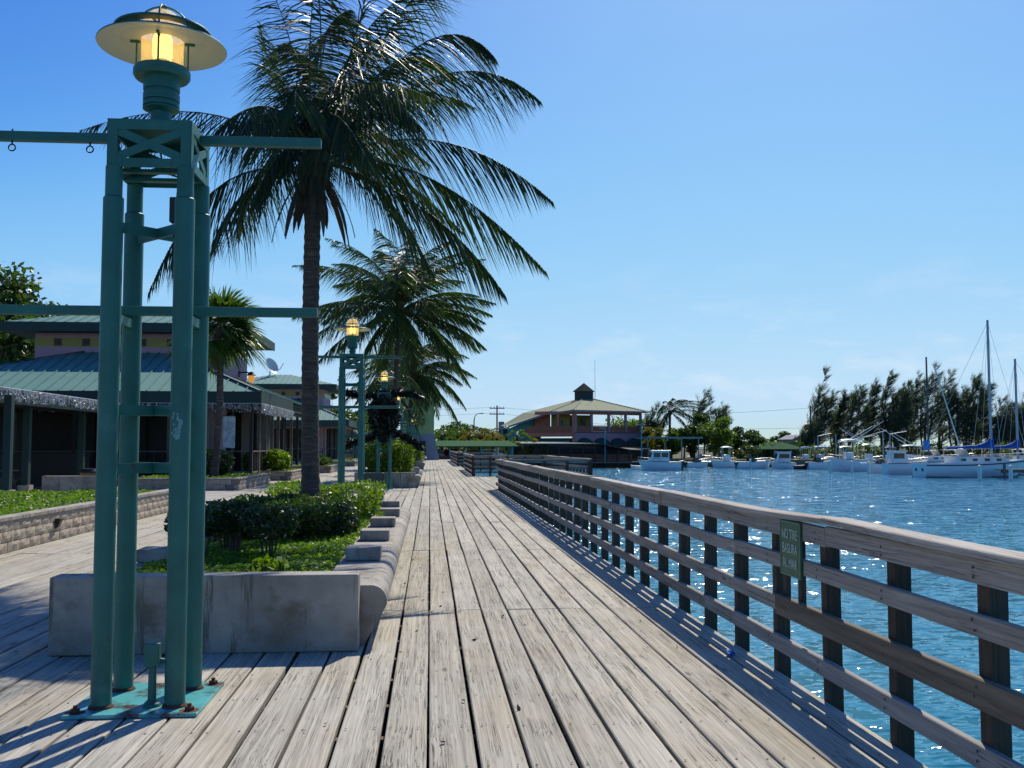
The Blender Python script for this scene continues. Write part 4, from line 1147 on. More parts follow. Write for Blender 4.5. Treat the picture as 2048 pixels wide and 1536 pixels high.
# ================================================================== RESTAURANTS WITH GREEN METAL ROOFS
def W(mb, name, mat, parent):
    o = parent.location; mb.v = [(x - o.x, y - o.y, z - o.z) for x, y, z in mb.v]
    return mb.build(name, MAT[mat], parent)
def make_restaurant(label):
    t = thing('restaurant', label, 'building', (-12.0, 47.0, LAND_Z))
    EX0, EX1, EY0, EY1, EZ = -24.0, -7.0, 42.0, 61.0, 3.75
    RX0, RX1, RY0, RY1, RZ = -16.0, -12.1, 47.6, 55.5, 5.85
    e = [(EX0, EY0, EZ), (EX1, EY0, EZ), (EX1, EY1, EZ), (EX0, EY1, EZ)]; r = [(RX0, RY0, RZ), (RX1, RY0, RZ), (RX1, RY1, RZ), (RX0, RY1, RZ)]
    mb = MB(); mb.add(e + r, [(0, 1, 5, 4), (1, 2, 6, 5), (2, 3, 7, 6), (3, 0, 4, 7), (4, 5, 6, 7)])
    mb.add([(x, y, z - .12) for x, y, z in e], [(3, 2, 1, 0)])
    low = W(mb, 'lower_roof', 'roof', t)
    def seam(parent, a, b):
        m_ = MB(); m_.beam(a, b, .045, .05); o = t.location; m_.v = [(x - o.x, y - o.y, z - o.z) for x, y, z in m_.v]; m_.build('seam', MAT['roof'], parent)
    x = EX0 + .4
    while x < EX1 - .1:
        u = min(1, (x - EX0) / (RX0 - EX0), (EX1 - x) / (EX1 - RX1))
        seam(low, (x, EY0, EZ + .03), (x, EY0 + (RY0 - EY0) * u, EZ + (RZ - EZ) * u + .03)); x += .5
    y = EY0 + .4
    while y < EY1 - .1:
        u = min(1, (y - EY0) / (RY0 - EY0), (EY1 - y) / (EY1 - RY1))
        seam(low, (EX1, y, EZ + .03), (EX1 + (RX1 - EX1) * u, y, EZ + (RZ - EZ) * u + .03)); y += .5
    for a, b_ in ((e[0], r[0]), (e[1], r[1])):
        m_ = MB(); m_.beam((a[0], a[1], a[2] + .05), (b_[0], b_[1], b_[2] + .05), .16, .05); W(m_, 'hip_cap', 'fascia', t)
    mb = MB(); mb.bx(EX0, EX1, EY0 - .03, EY0 + .06, EZ - .48, EZ + .02); W(mb, 'fascia', 'fascia', t)
    mb = MB(); mb.bx(EX1 - .06, EX1 + .03, EY0 + .063, 51.7, EZ - .48, EZ + .02); W(mb, 'fascia', 'fascia', t)
    mb = MB(); mb.bx(EX1 - .36, EX1 - .27, 51.72, EY1, EZ - .62, EZ - .12); W(mb, 'fascia', 'fascia', t)
    mb = MB(); mb.bx(EX0 + .1, EX1 - .07, EY0 + .07, EY1, EZ - .46, EZ - .40); W(mb, 'soffit', 'dkwood_and_shade', t)
    # upper storey
    UX0, UX1, UY0, UY1, UZ = -18.2, -9.75, 47.62, 54.2, 6.75
    mb = MB(); mb.bx(UX0, UX1, UY0, UY1, 3.0, UZ); W(mb, 'upper_wall', 'pink', t)
    mb = MB(); mb.bx(UX0 - .02, UX1 + .02, UY0 - .02, UY1 + .02, 6.13, 6.53); W(mb, 'band', 'ochre', t)
    x = UX0 + .85
    while x < UX1 - .4:
        fr_ = MB(); fr_.bx(x, x + .34, UY0 - .05, UY0 - .022, 6.16, 6.50); w_ = W(fr_, 'window', 'redwood', t)
        g_ = MB(); g_.bx(x + .05, x + .29, UY0 - .06, UY0 - .051, 6.21, 6.45); W2 = g_; o = t.location; W2.v = [(a - o.x, b_ - o.y, c - o.z) for a, b_, c in W2.v]; W2.build('pane', MAT['black'], w_)
        x += 1.27
    y = UY0 + .7
    while y < UY1 - .3:
        fr_ = MB(); fr_.bx(UX1 + .022, UX1 + .05, y, y + .22, 5.98, 6.44); W(fr_, 'window', 'dglass', t); y += .72
    HX0, HX1, HY0, HY1, HZ = -19.5, -8.55, 46.75, 55.6, 7.14
    e = [(HX0, HY0, HZ), (HX1, HY0, HZ), (HX1, HY1, HZ), (HX0, HY1, HZ)]
    r = [(HX0 + 4.6, 50.6, 8.25), (HX1 - 4.6, 50.6, 8.25)]
    mb = MB(); mb.add(e + r, [(0, 1, 5, 4), (1, 2, 5), (2, 3, 4, 5), (3, 0, 4)]); up = W(mb, 'upper_roof', 'roof', t)
    x = HX0 + .4
    while x < HX1 - .1:
        u = min(1, (x - HX0) / 4.6, (HX1 - x) / 4.6)
        seam(up, (x, HY0, HZ + .03), (x, HY0 + 3.85 * u, HZ + 1.11 * u + .03)); x += .5
    for (a0, a1, b0, b1) in ((HX0, HX1, HY0 - .03, HY0 + .05), (HX1 - .05, HX1 + .03, HY0 + .053, HY1), (HX0 - .03, HX0 + .05, HY0 + .053, HY1)):
        mb = MB(); mb.bx(a0, a1, b0, b1, HZ - .40, HZ + .02); W(mb, 'fascia', 'fascia', t)
    mb = MB(); mb.add([(HX0 + .05, HY0 + .05, HZ - .38), (HX1 - .05, HY0 + .05, HZ - .38), (HX1 - .05, HY1, HZ - .38), (HX0 + .05, HY1, HZ - .38)], [(3, 2, 1, 0)]); W(mb, 'soffit', 'dkwood_and_shade', t)
    # ground floor: floor slab, recessed pink walls mostly coloured dark for eave shade, black sheets for interior shade, patio posts and balustrade
    mb = MB(); mb.bx(EX0, -7.25, 42.4, 60, LAND_Z + .01, .25); W(mb, 'floor_slab', 'concrete', t)
    for (a, b_) in ((-22, -19.2), (-17.6, -14.8), (-13.4, -12.6), (-11.2, -10.6), (-10.0, -9.4)):
        mb = MB(); mb.bx(a, b_, 45.6, 45.85, .25, 3.3); W(mb, 'wall', 'pink' if a > -12 else 'dkwood_and_shade', t)  # most walls take a dark colour to paint in the eave shade
    mb = MB(); mb.bx(-22, -9.4, 45.9, 46.0, .25, 3.3); W(mb, 'interior_shade_sheet', 'black', t)  # black sheet paints the shade behind the openings
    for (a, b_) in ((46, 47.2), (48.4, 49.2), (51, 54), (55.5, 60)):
        mb = MB(); mb.bx(-9.65, -9.4, a, b_, .25, 3.3); W(mb, 'wall', 'pink' if a < 47 else 'dkwood_and_shade', t)  # side walls past the corner likewise darkened as painted shade
    mb = MB(); mb.bx(-9.8, -9.7, 46.01, 60, .25, 3.3); W(mb, 'interior_shade_sheet', 'black', t)  # black sheet for the shade inside the side openings
    for (x, y) in [(-7.45, 42.6), (-9.1, 42.6), (-10.8, 42.6), (-12.6, 42.6), (-14.6, 42.6), (-17, 42.6), (-20, 42.6), (-7.45, 44.4), (-7.45, 46.2), (-7.45, 48.1), (-7.45, 50), (-7.45, 51.5), (-7.7, 54), (-7.7, 56.5), (-7.7, 59)]:
        mb = MB(); mb.bx(x - .07, x + .07, y - .07, y + .07, .25, 3.32); W(mb, 'patio_post', 'dkwood_and_shade' if (x + y) % 1 < .5 else 'timber', t)
    for (a, b_) in (((-20, 42.6), (-7.45, 42.6)), ((-7.45, 42.6), (-7.45, 51.5))):
        mb = MB(); mb.beam((a[0], a[1], 1.30), (b_[0], b_[1], 1.30), .12, .05); mb.beam((a[0], a[1], .42), (b_[0], b_[1], .42), .06, .06)
        mb.beam((a[0], a[1], 3.15), (b_[0], b_[1], 3.15), .14, .2)
        W(mb, 'balustrade_rail', 'timber', t)
        d = np.array(b_) - np.array(a); n = int(np.linalg.norm(d) / .35)
        for k in range(1, n):
            p = np.array(a) + d * k / n; mb = MB(); mb.bx(p[0] - .02, p[0] + .02, p[1] - .02, p[1] + .02, .45, 1.275); W(mb, 'baluster', 'dkwood_and_shade', t)
    for k in range(4):
        x0 = -16.8 + k * 2.1
        mb = MB(); mb.beam((x0, 42.9, .4), (x0 + 1.4, 42.9, 1.25), .03, .05); mb.beam((x0, 42.93, 1.25), (x0 + 1.4, 42.93, .4), .03, .05); W(mb, 'cross_brace', 'dkwood_and_shade', t)
    return t
resta = make_restaurant('pink restaurant with green metal hip roofs behind the block planters')
restb = copy_tree(resta); restb.location.y += 45.0; restb['label'] = 'second pink restaurant with satellite dish on its roof'

# string of icicle lights under an eave
def icicles(label, pts, n, drop=.35):
    mb = MB(); pts = np.array(pts, float); seg = np.linalg.norm(np.diff(pts, axis=0), axis=1); cum = np.r_[0, np.cumsum(seg)]
    mb.tube(pts.tolist(), .012, 5)
    t = RNG.random(n) * cum[-1]; c = np.stack([np.interp(t, cum, pts[:, k]) for k in range(3)], 1)
    Ld = drop * RNG.choice([.35, .6, .8, 1.0], n) * RNG.uniform(.8, 1.2, n)
    D = np.tile([0, 0, -1.0], (n, 1)) + RNG.normal(size=(n, 3)) * .12
    S = RNG.normal(size=(n, 3)); S[:, 2] = 0; S /= np.linalg.norm(S, axis=1)[:, None]
    mb.strips(c, S, D, Ld, np.full(n, .016), 0, 2)
    m = n * 2; t = RNG.random(m) * cum[-1]; c = np.stack([np.interp(t, cum, pts[:, k]) for k in range(3)], 1)
    c[:, 2] -= RNG.random(m) * drop; c[:, :2] += RNG.normal(size=(m, 2)) * .03
    mb.leaves(c, .045, aspect=1.4)
    return tag(mb.build('icicle_lights', MAT['lightstring']), label, 'string lights')
icicles('icicle light strings hanging along the restaurant front eave', [(-21, 41.93, 3.28), (-7.0, 41.93, 3.28)], 420, .38)
icicles('icicle light strings hanging along the restaurant side eave', [(-6.94, 42.0, 3.28), (-6.94, 51.6, 3.28)], 500, .42)

# pergola terrace projecting towards the camera on the far left
pg = thing('pergola', 'dark terrace pergola on green posts with concrete footings', 'pergola', (-14, 34, LAND_Z))
mb = MB(); mb.bx(-24, -11.75, 26.5, 41.3, 2.98, 3.10); W(mb, 'roof_deck', 'dkwood_and_shade', pg)
for (x0, x1, y0, y1) in ((-11.84, -11.70, 26.5, 41.4),):
    mb = MB(); mb.bx(x0, x1, y0, y1, 2.70, 3.12); W(mb, 'edge_beam', 'fascia', pg)
for x in (-13.6, -15.6, -17.6): 
    mb = MB(); mb.bx(x - .06, x + .06, 26.6, 41.2, 2.78, 2.978); W(mb, 'joist', 'dkwood_and_shade', pg)
for (x, y) in ((-11.45, 28.3), (-12.35, 31.9), (-12.3, 36.6), (-12.0, 40.6), (-16, 28.3), (-16, 32), (-16.3, 36.6), (-20, 36.6)):
    mb = MB(); mb.bx(x - .10, x + .10, y - .10, y + .10, .32, 2.9 if x > -11.6 else 2.976); po = W(mb, 'pergola_post', 'fascia', pg)
    mb = MB(); mb.bx(x - .17, x + .17, y - .17, y + .17, LAND_Z, .32); W(mb, 'footing', 'concrete', pg)
mb = MB(); mb.bx(-24, -10.4, 26.7, 42.3, LAND_Z + .008, -.05); W(mb, 'terrace_floor', 'timber', pg)
mb = MB(); mb.bx(-24, -13.0, 39.6, 39.7, .0, 1.25); W(mb, 'screen', 'black', pg)
icicles('icicle light strings hanging along the pergola edge', [(-11.66, 26.6, 3.12), (-11.66, 41.3, 3.12)], 700, .34)
for k, (x, y) in enumerate(((-14.2, 30.2), (-14.6, 34.4))):
    tb = thing('picnic_table', ('picnic table by the pergola front posts', 'picnic table deeper under the pergola')[k], 'table', (x, y, -.05))
    MB().box((0, 0, .76), (1.8, .8, .05)).build('tabletop', MAT['timber'], tb)
    for s in (-1, 1):
        MB().box((0, s * .68, .45), (1.8, .28, .045)).build('seat', MAT['timber'], tb)
        m_ = MB(); m_.beam((s * .7, -.7, 0.0), (s * .7, -.25, .735), .09, .045); m_.beam((s * .7, .7, 0.0), (s * .7, .25, .735), .09, .045); m_.beam((s * .7, -.8, .40), (s * .7, .8, .40), .045, .09); m_.build('leg_frame', MAT['timber'], tb)
lw = tag(MB().bevbox((0, 0, .16), (2.0, .35, .50), .01).build('low_wall', MAT['concrete'], None, (-10.4, 30.8, .22)), 'short pale concrete wall at the corner of the lawn', 'wall')
yb = thing('litter_bin', 'mustard yellow litter bin with dark lid beside the pergola', 'bin', tuple(yp(180, 985, 31.2) * np.array([1, 1, 0]) + np.array([0, 0, -.05])))
MB().lathe([(.0, 0), (.24, 0), (.28, .75), (.26, .76)], n=18).build('drum', MAT['yellowbin'], yb)
MB().lathe([(.30, .75), (.30, .80), (.24, .88), (0, .90)], n=18).build('lid', MAT['black'], yb)

# poster and lantern
pz = yp(457, 857, 42.35)
ps = thing('poster', 'tall pale menu poster hanging on the patio', 'poster', (pz[0], 42.48, 1.42))
MB().bevbox((0, 0, .68), (.50, .02, 1.32), .004).build('sheet', MAT['paper'], ps)
MB().box((0, -.004, 1.36), (.56, .04, .04)).build('hanging_bar', MAT['dkwood_and_shade'], ps)
lz = xp(478, 748, -9.72)
wl_ = thing('wall_lantern', 'bracketed wall lantern with amber glass on the pink wall', 'lamp', (-9.72, float(lz[1]), float(lz[2])))
m_ = MB(); m_.box((.02, 0, 0), (.04, .16, .3)); m_.tube([(0, 0, .05), (.35, 0, .1), (.62, 0, .02)], .035, 6); m_.build('bracket', MAT['fascia'], wl_)
MB().lathe([(.03, .12), (.10, .10), (.24, -.06), (.20, -.08)], (.62, 0, 0), 14).build('hood', MAT['fascia'], wl_)
MB().lathe([(.15, -.08), (.16, -.22), (.10, -.42), (0, -.44)], (.62, 0, 0), 14).build('lantern_glass', emit_mat('lantern_glow', (0.75, 0.27, 0.04), .8), wl_)
# satellite dish on the second roof
dz_ = yp(540, 737, 95.3)
dsh = thing('satellite_dish', 'round grey satellite dish on the second restaurant roof', 'satellite dish', tuple(dz_))
m_ = MB(); m_.lathe([(.0, 0), (.3, .04), (.6, .14), (.8, .26), (.81, .26), (.6, .16), (.3, .06), (0.0, .02)], n=24); o = m_.build('reflector', MAT['offwhite'], dsh); o.rotation_euler = (R(30), R(62), 0); o.location = (0, 0, .15)
m_ = MB(); m_.cyl((0, 0, -.9), (0, 0, .1), .06, n=8); m_.tube([(0, 0, -.3), (.9, 0, -.1), (1.25, 0, .5)], .035, 6); m_.build('mount', MAT['steel'], dsh)

# ================================================================== TREES
def broadleaf(label, base, h, rx, rz, n, size, mat='treeleaf', seed=1, clumps=16, trunk_r=.16, group=None, name='broadleaf_tree', cat='tree', cz=None):
    rg_ = np.random.default_rng(seed)
    t = thing(name, label, cat, tuple(base), group=group)
    cz = h - rz if cz is None else cz
    tr = MB(); tr.tube([(0, 0, -.1), (.08, .02, cz * .45), (.15, 0, cz)], [trunk_r, trunk_r * .75, trunk_r * .45], 8)
    C_ = []
    for k in range(clumps):
        d = rg_.normal(size=3); d /= np.linalg.norm(d); r_ = rg_.uniform(.35, .95)
        C_.append(np.array([d[0] * rx * r_, d[1] * rx * r_, cz + d[2] * rz * r_]))
    for c in C_:
        m_ = np.array([.1, 0, cz * .6]); mid = (m_ + c) / 2 + np.array([0, 0, -.15])
        tr.tube([m_.tolist(), mid.tolist(), c.tolist()], [trunk_r * .35, trunk_r * .22, trunk_r * .08], 5)
    tr.build('trunk', MAT['bark'], t)
    per = n // clumps; pts = []
    for c in C_:
        d = rg_.normal(size=(per, 3)); d /= np.linalg.norm(d, axis=1)[:, None]
        cr = rx * rg_.uniform(.28, .48)
        pts.append(c + d * (cr * rg_.random(per) ** .45)[:, None] * np.array([1.15, 1.15, .75]))
    mb = MB(); mb.leaves(np.concatenate(pts), size, flat=.3, rng=rg_); mb.build('crown', MAT[mat], t)
    return t
def casuarina(label, base, h, spread, seed, lean=.12, dens=1.0, group='windswept casuarina trees on the far shore', leafw=.085):
    """feathery pine-like tree bent by the wind towards +X"""
    rg_ = np.random.default_rng(seed)
    t = thing('casuarina_tree', label, 'tree', tuple(base), group=group)
    stems = [(np.array([0, 0, 0.]), h, 0.0)]
    for k in range(rg_.integers(4, 7)): stems.append((np.array([rg_.uniform(-.5, .5) * spread, rg_.uniform(-.4, .4) * spread, 0]), h * rg_.uniform(.6, .96), rg_.uniform(-.05, .10)))
    tr = MB(); B_, D_, S_, L_ = [], [], [], []
    for off, hh, ln in stems:
        top = off + np.array([(lean + ln) * hh + .4, 0, hh]); mid = off * .8 + np.array([lean * .2 * hh, 0, hh * .55])
        st = bez(off * .25, mid, top, np.linspace(0, 1, 8)); tr.tube(st.tolist(), [.16 * (1 - .9 * q_ / 7) for q_ in range(8)], 6)
        nb = int(30 * dens)
        for k in range(nb):
            u = rg_.uniform(.16, 1.0); p = bez(off * .25, mid, top, [u])[0]
            az = rg_.uniform(0, 2 * PI); bl = spread * (1.1 - u) * rg_.uniform(.5, 1.1) + .75
            d = np.array([math.cos(az) * .8 + .5, math.sin(az) * .8, .55 + .5 * u]); d /= np.linalg.norm(d)
            e = p + d * bl; tr.tube([p.tolist(), ((p + e) / 2 + np.array([0, 0, .05])).tolist(), e.tolist()], [.035, .022, .008], 4)
            m = int(34 * dens); s = rg_.uniform(.12, 1.05, m)
            q_ = p + d * (bl * s)[:, None] + rg_.normal(size=(m, 3)) * .10
            dd = np.tile(d * .65 + np.array([.62, 0, .18]), (m, 1)) + rg_.normal(size=(m, 3)) * .36; dd /= np.linalg.norm(dd, axis=1)[:, None]
            B_.append(q_); D_.append(dd); L_.append(rg_.uniform(.45, 1.05, m))
    B_, D_, L_ = np.concatenate(B_), np.concatenate(D_), np.concatenate(L_)
    S_ = np.cross(D_, rg_.normal(size=D_.shape)); S_ /= np.linalg.norm(S_, axis=1)[:, None]
    tr.build('trunk', MAT['bark'], t)
    mb = MB(); mb.strips(B_, S_, D_, L_, np.full(len(B_), leafw) * rg_.uniform(.7, 1.3, len(B_)), .0, 1); mb.build('crown', MAT['needle'], t)
    return t
def on_land(px, Y, dz=0.0):
    p = yp(px, 893, Y); return np.array([p[0], p[1], LAND_Z + dz])
CAS = [(1632, 742, 150, 2.6), (1672, 790, 152, 2.4), (1700, 776, 148, 2.6), (1736, 764, 152, 2.2), (1765, 752, 150, 2.2), (1792, 775, 146, 2.4), (1822, 752, 151, 2.6),
       (1852, 736, 148, 3.0), (1880, 748, 152, 2.6), (1912, 785, 149, 2.6), (1934, 757, 150, 2.4), (1958, 772, 153, 2.4), (1990, 800, 148, 2.6), (2015, 815, 150, 2.4), (2042, 788, 151, 2.8), (2085, 770, 150, 3.0)]
casl = ['tallest bent casuarina at the open end of the shore row', 'leaning casuarina beside the bent tall one']
for i, (px, py, Y, sp_) in enumerate(CAS):
    b = on_land(px, Y); h = yp(px, py, Y)[2] - LAND_Z
    casuarina(casl[i] if i < 2 else 'dark feathery casuarina in the shore row behind the moored boats', b, h, sp_, 40 + i, dens=1.0)
for (px, py, Y, sp_, lb) in ((1293, 815, 150, 1.8, 'thin wispy casuarina behind the octagonal restaurant'), (1385, 786, 156, 2.4, 'wispy casuarina behind the wind-blown palm'), (1432, 806, 160, 2.2, 'leaning wispy casuarina over the lime-green tree'), (1606, 850, 146, 1.6, 'small casuarina beside the grey house')):
    b = on_land(px, Y); casuarina(lb, b, yp(px, py, Y)[2] - LAND_Z, sp_, int(px), lean=.2, dens=.8, group='wispy casuarinas by the harbour')
# the big leafy tree behind the first restaurant
b = on_land(10, 66)
broadleaf('large leafy tree behind the pergola roof', b, 12.9, 3.9, 4.6, 11000, .27, 'treeleaf', 3, 34, .3)
for (px, py, Y, rx, rz, mat, sd, lb) in ((672, 780, 128, 3.2, 3.0, 'treeleaf', 5, 'open dark tree beyond the second restaurant'), (735, 800, 128, 3.0, 3.4, 'treeleaf', 6, 'dark tree behind the teal wall'),
        (1445, 832, 140, 3.0, 2.6, 'limeleaf', 7, 'lime-green rounded tree beside the long canopy'), (1408, 818, 147, 2.6, 3.2, 'treeleaf', 8, 'dark green tree next to the wind-blown palm'), (1476, 850, 146, 2.4, 2.2, 'treeleaf', 9, 'low dark tree past the lime-green one'),
        (1512, 868, 152, 2.2, 1.5, 'treeleaf', 10, 'low bushy tree left of the gazebo roof'), (1556, 862, 160, 2.6, 2.0, 'treeleaf', 12, 'bushy tree rising behind the gazebo roof'), (1368, 850, 146, 2.4, 2.2, 'treeleaf', 13, 'dense shady tree under the wind-blown palm'),
        (1300, 846, 150, 2.2, 2.4, 'limeleaf', 14, 'bright tree seen past the restaurant veranda'), (1262, 822, 172, 4.2, 3.6, 'limeleaf', 15, 'tree seen through the open veranda'),
        (905, 842, 158, 2.8, 2.4, 'treeleaf', 16, 'dark tree behind the yellowing palms'), (960, 848, 160, 3.4, 2.2, 'treeleaf', 17, 'spreading dark tree behind the street lamp'), (1012, 850, 176, 3.0, 2.4, 'treeleaf', 18, 'dark tree below the utility pole'),
        (1340, 862, 144, 2.2, 1.9, 'limeleaf', 19, 'small bright tree at the foot of the wind-blown palm')):
    b = on_land(px, Y); h = yp(px, py, Y)[2] - LAND_Z
    broadleaf(lb, b, h, rx, rz, 3200, .26, mat, sd, 14, .15)
for i in range(13):
    px = 1496 + i * 46; Y = 139 + (i * 7 % 5)
    b = on_land(px, Y)
    shrub('yellow-green bush on the bank behind the moored boats', (b[0], b[1], LAND_Z + .8), 1.9, 1.0, 1.1 + .3 * (i % 3), 900, .2, 'limeleaf' if i % 2 else 'hedge', 3, 2.2, base=LAND_Z, group='bushes along the far bank', name='bush', cat='bush')

# palms beyond the boardwalk
wp = on_land(1342, 143)
generic_palm('tall wind-blown palm on the far shore', wp, yp(1340, 826, 143), 26, 4.4, 1.0, .085, 34, seed=21, tilt=.75, wind=1.0, r=.2, lo=-.6)
SP = [(884, 876, 132, 'greenpalm', 30, 'bright young palm next to the lime tower'), (915, 872, 135, 'greenpalm', 31, 'green palm in the middle of the palm row'), (938, 878, 133, 'yellowpalm', 32, 'yellowing palm under the street lamp'),
      (962, 874, 137, 'frond', 33, 'dark palm beside the yellowing ones'), (984, 878, 133, 'yellowpalm', 34, 'golden palm near the teal wing'), (1035, 880, 139, 'greenpalm', 35, 'small green palm before the teal wing'), (1062, 900, 131, 'yellowpalm', 36, 'golden palm under the dark dock roof'), (1312, 872, 143, 'yellowpalm', 37, 'golden-green palm beside the veranda corner'),
      (748, 850, 120, 'greenpalm', 38, 'pale green palm above the teal wall')]
for (px, py, Y, mat, sd, lb) in SP:
    generic_palm(lb, on_land(px, Y), yp(px, py, Y), 16, 3.0, .9, .13, 16, mat, sd, .16, droop=1.1, name='young_palm', ribs=False)

# ================================================================== LIME TOWER, TEAL WALL, CANOPY, CARS
tw = thing('tower', 'tall lime-green tower with flared grey base at the boardwalk end', 'tower', (-1.8, 113.5, LAND_Z))
def at(px, py, Y): return yp(px, py, Y)
tl, tr_ = at(800, 893, 112)[0], at(868, 893, 112)[0]
mb = MB(); mb.bx(tl, tr_, 112, 116, 2.9, 10.4); W(mb, 'upper_wall', 'limewall', tw)
mb = MB(); zb = [(LAND_Z, .62), (.8, .42), (1.8, .22), (2.9, .02)]
for (z0, f0), (z1, f1) in zip(zb[:-1], zb[1:]):
    mb.add([(tl - f0, 112 - f0, z0), (tr_ + f0, 112 - f0, z0), (tr_ + f0, 116 + f0, z0), (tl - f0, 116 + f0, z0), (tl - f1, 112 - f1, z1), (tr_ + f1, 112 - f1, z1), (tr_ + f1, 116 + f1, z1), (tl - f1, 116 + f1, z1)],
           [(0, 1, 5, 4), (1, 2, 6, 5), (2, 3, 7, 6), (3, 0, 4, 7)])
W(mb, 'flared_base', 'greywall', tw)
mb = MB(); mb.bx(tl - .25, tr_ + .25, 111.75, 116.25, 10.4, 10.7); W(mb, 'parapet', 'greywall', tw)
for (px, py) in ((836, 806), (842, 843)):
    p = at(px, py, 112); m_ = MB(); m_.bx(p[0] - .4, p[0] + .4, 111.93, 111.99, p[2] - .35, p[2] + .35); wd_ = W(m_, 'window', 'dglass', tw)
    m_ = MB(); m_.bx(p[0] - .46, p[0] + .46, 111.85, 112.0, p[2] + .36, p[2] + .46); W(m_, 'window_hood', 'cream', tw)
p = at(843, 900, 111.5); m_ = MB(); m_.bx(p[0] - .45, p[0] + .45, 111.30, 111.42, .0, 2.1); W(m_, 'door', 'dkwood_and_shade', tw)
tb_ = thing('service_building', 'low teal service building with ochre trim beyond the palms', 'building', (-8.5, 108, LAND_Z))
mb = MB(); mb.bx(-13, at(757, 893, 108)[0], 108, 114, LAND_Z, 2.85); W(mb, 'wall', 'tealwall', tb_)
mb = MB(); mb.bx(-13.05, at(757, 893, 108)[0] + .05, 107.94, 114.05, 2.05, 2.2); W(mb, 'trim', 'ochre', tb_)
mb = MB(); mb.bx(-13.1, at(757, 893, 108)[0] + .12, 107.85, 114.1, 2.852, 3.0); W(mb, 'coping', 'cream', tb_)
shrub('dark bush against the teal wall', (at(738, 905, 105)[0], 104.5, .9), 1.0, .8, .9, 900, .16, 'shrub', 3, base=LAND_Z)
fe = thing('end_wall', 'low dark wall closing the end of the boardwalk', 'wall', (3, DECK_END + .35, 0))
mb = MB(); mb.bx(-1.2, 8, DECK_END + .3, DECK_END + .5, LAND_Z, .42); W(mb, 'parapet', 'dkwood_and_shade', fe)

cn = thing('car_park_canopy', 'long low green canopy over parked cars', 'canopy', (5, 127, LAND_Z))
x0, x1 = at(862, 890, 125)[0], at(1036, 890, 125)[0]
mb = MB(); mb.add([(x0, 123.5, 1.55), (x1, 123.5, 1.55), (x1 - 1.0, 127, 2.25), (x0, 127, 2.25), (x1, 131, 1.5), (x0, 131, 1.5), (x0, 123.5, 1.45), (x1, 123.5, 1.45), (x1, 131, 1.4), (x0, 131, 1.4)],
                  [(0, 1, 2, 3), (3, 2, 4, 5), (1, 4, 2), (6, 7, 1, 0), (9, 8, 7, 6), (8, 4, 1, 7)]); W(mb, 'roof', 'greenroof', cn)
for k in range(6):
    x = x0 + .4 + (x1 - x0 - 1.2) * k / 5
    for y in (124, 130.4):
        mb = MB(); mb.bx(x - .09, x + .09, y - .09, y + .09, LAND_Z, 1.46); W(mb, 'canopy_post', 'tealwall', cn)
def car(label, px, Y, rz, mat):
    p = on_land(px, Y); t = thing('parked_car', label, 'car', tuple(p), rz, 'cars parked under the canopy')
    pr = [(-2.1, .35), (-2.15, .62), (-2.0, .86), (-1.45, .93), (-.95, 1.36), (.35, 1.40), (1.05, .95), (1.85, .82), (2.12, .62), (2.1, .35)]
    m_ = MB(); m_.prism(pr[::-1], -.82, .82); m_.build('body', MAT[mat], t)
    for s in (-1, 1):
        m_ = MB(); m_.prism([(-1.2, .95), (-.85, 1.30), (.30, 1.33), (.82, .95)][::-1], s * .825 - .006, s * .825 + .006); m_.build('side_window', MAT['dglass'], t)
        for x in (-1.3, 1.3):
            w_ = MB(); w_.cyl((x, s * .66, .32), (x, s * .85, .32), .32, n=16); wh = w_.build('wheel', MAT['tyre'], t)
            w_ = MB(); w_.cyl((x, s * .851, .32), (x, s * .86, .32), .19, n=12); w_.build('rim', MAT['steel'], wh)
        w_ = MB(); w_.bevbox((2.09, s * .6, .66), (.08, .3, .14), .02); w_.build('headlight', MAT['cream'], t)
    m_ = MB(); m_.add([(.40, -.7, 1.385), (.40, .7, 1.385), (1.03, .76, .975), (1.03, -.76, .975)], [(0, 1, 2, 3)]); m_.v = [(x + .012, y, z + .012) for x, y, z in m_.v]; m_.build('windscreen', MAT['dglass'], t)
    return t
car('silver car under the canopy next to the tower', 872, 126.5, PI / 2 + .1, 'silvercar')
car('maroon car parked beside the silver one', 902, 126.8, PI / 2 - .1, 'redcar')
car('dark car with bright roof glare under the canopy', 948, 126, PI * .98, 'darkcar')
car('silver car at the teal end of the canopy', 980, 127.5, .05, 'silvercar')

# utility pole and street lamp
def pole(label, px, py, Y, bars=True):
    b = on_land(px, Y); h = yp(px, py, Y)[2] - LAND_Z
    t = thing('utility_pole', label, 'utility pole', tuple(b))
    MB().cyl((0, 0, -.1), (0, 0, h), .17, .12, 8).build('mast', MAT['utility'], t)
    if bars:
        for z in (h - .5, h - 1.5):
            m_ = MB(); m_.box((0, -.16, z), (2.6, .12, .14)); ca = m_.build('crossarm', MAT['utility'], t)
            for x in (-1.1, -.5, .5, 1.1): MB().cyl((x, -.16, z + .07), (x, -.16, z + .30), .06, .04, 6).build('insulator', MAT['greywall'], ca)
        MB().lathe([(0, h - 4.2), (.5, h - 4.2), (.5, h - 2.8), (0, h - 2.75)], (.75, -.1, 0), 12).build('transformer', MAT['greywall'], t)
    return t, b, h
t1, b1, h1 = pole('utility pole with crossarms and transformer by the teal wing', 994, 811, 172)
t2, b2_, h2 = pole('bare utility pole beside the tall bent casuarina', 1622, 812, 148, False)
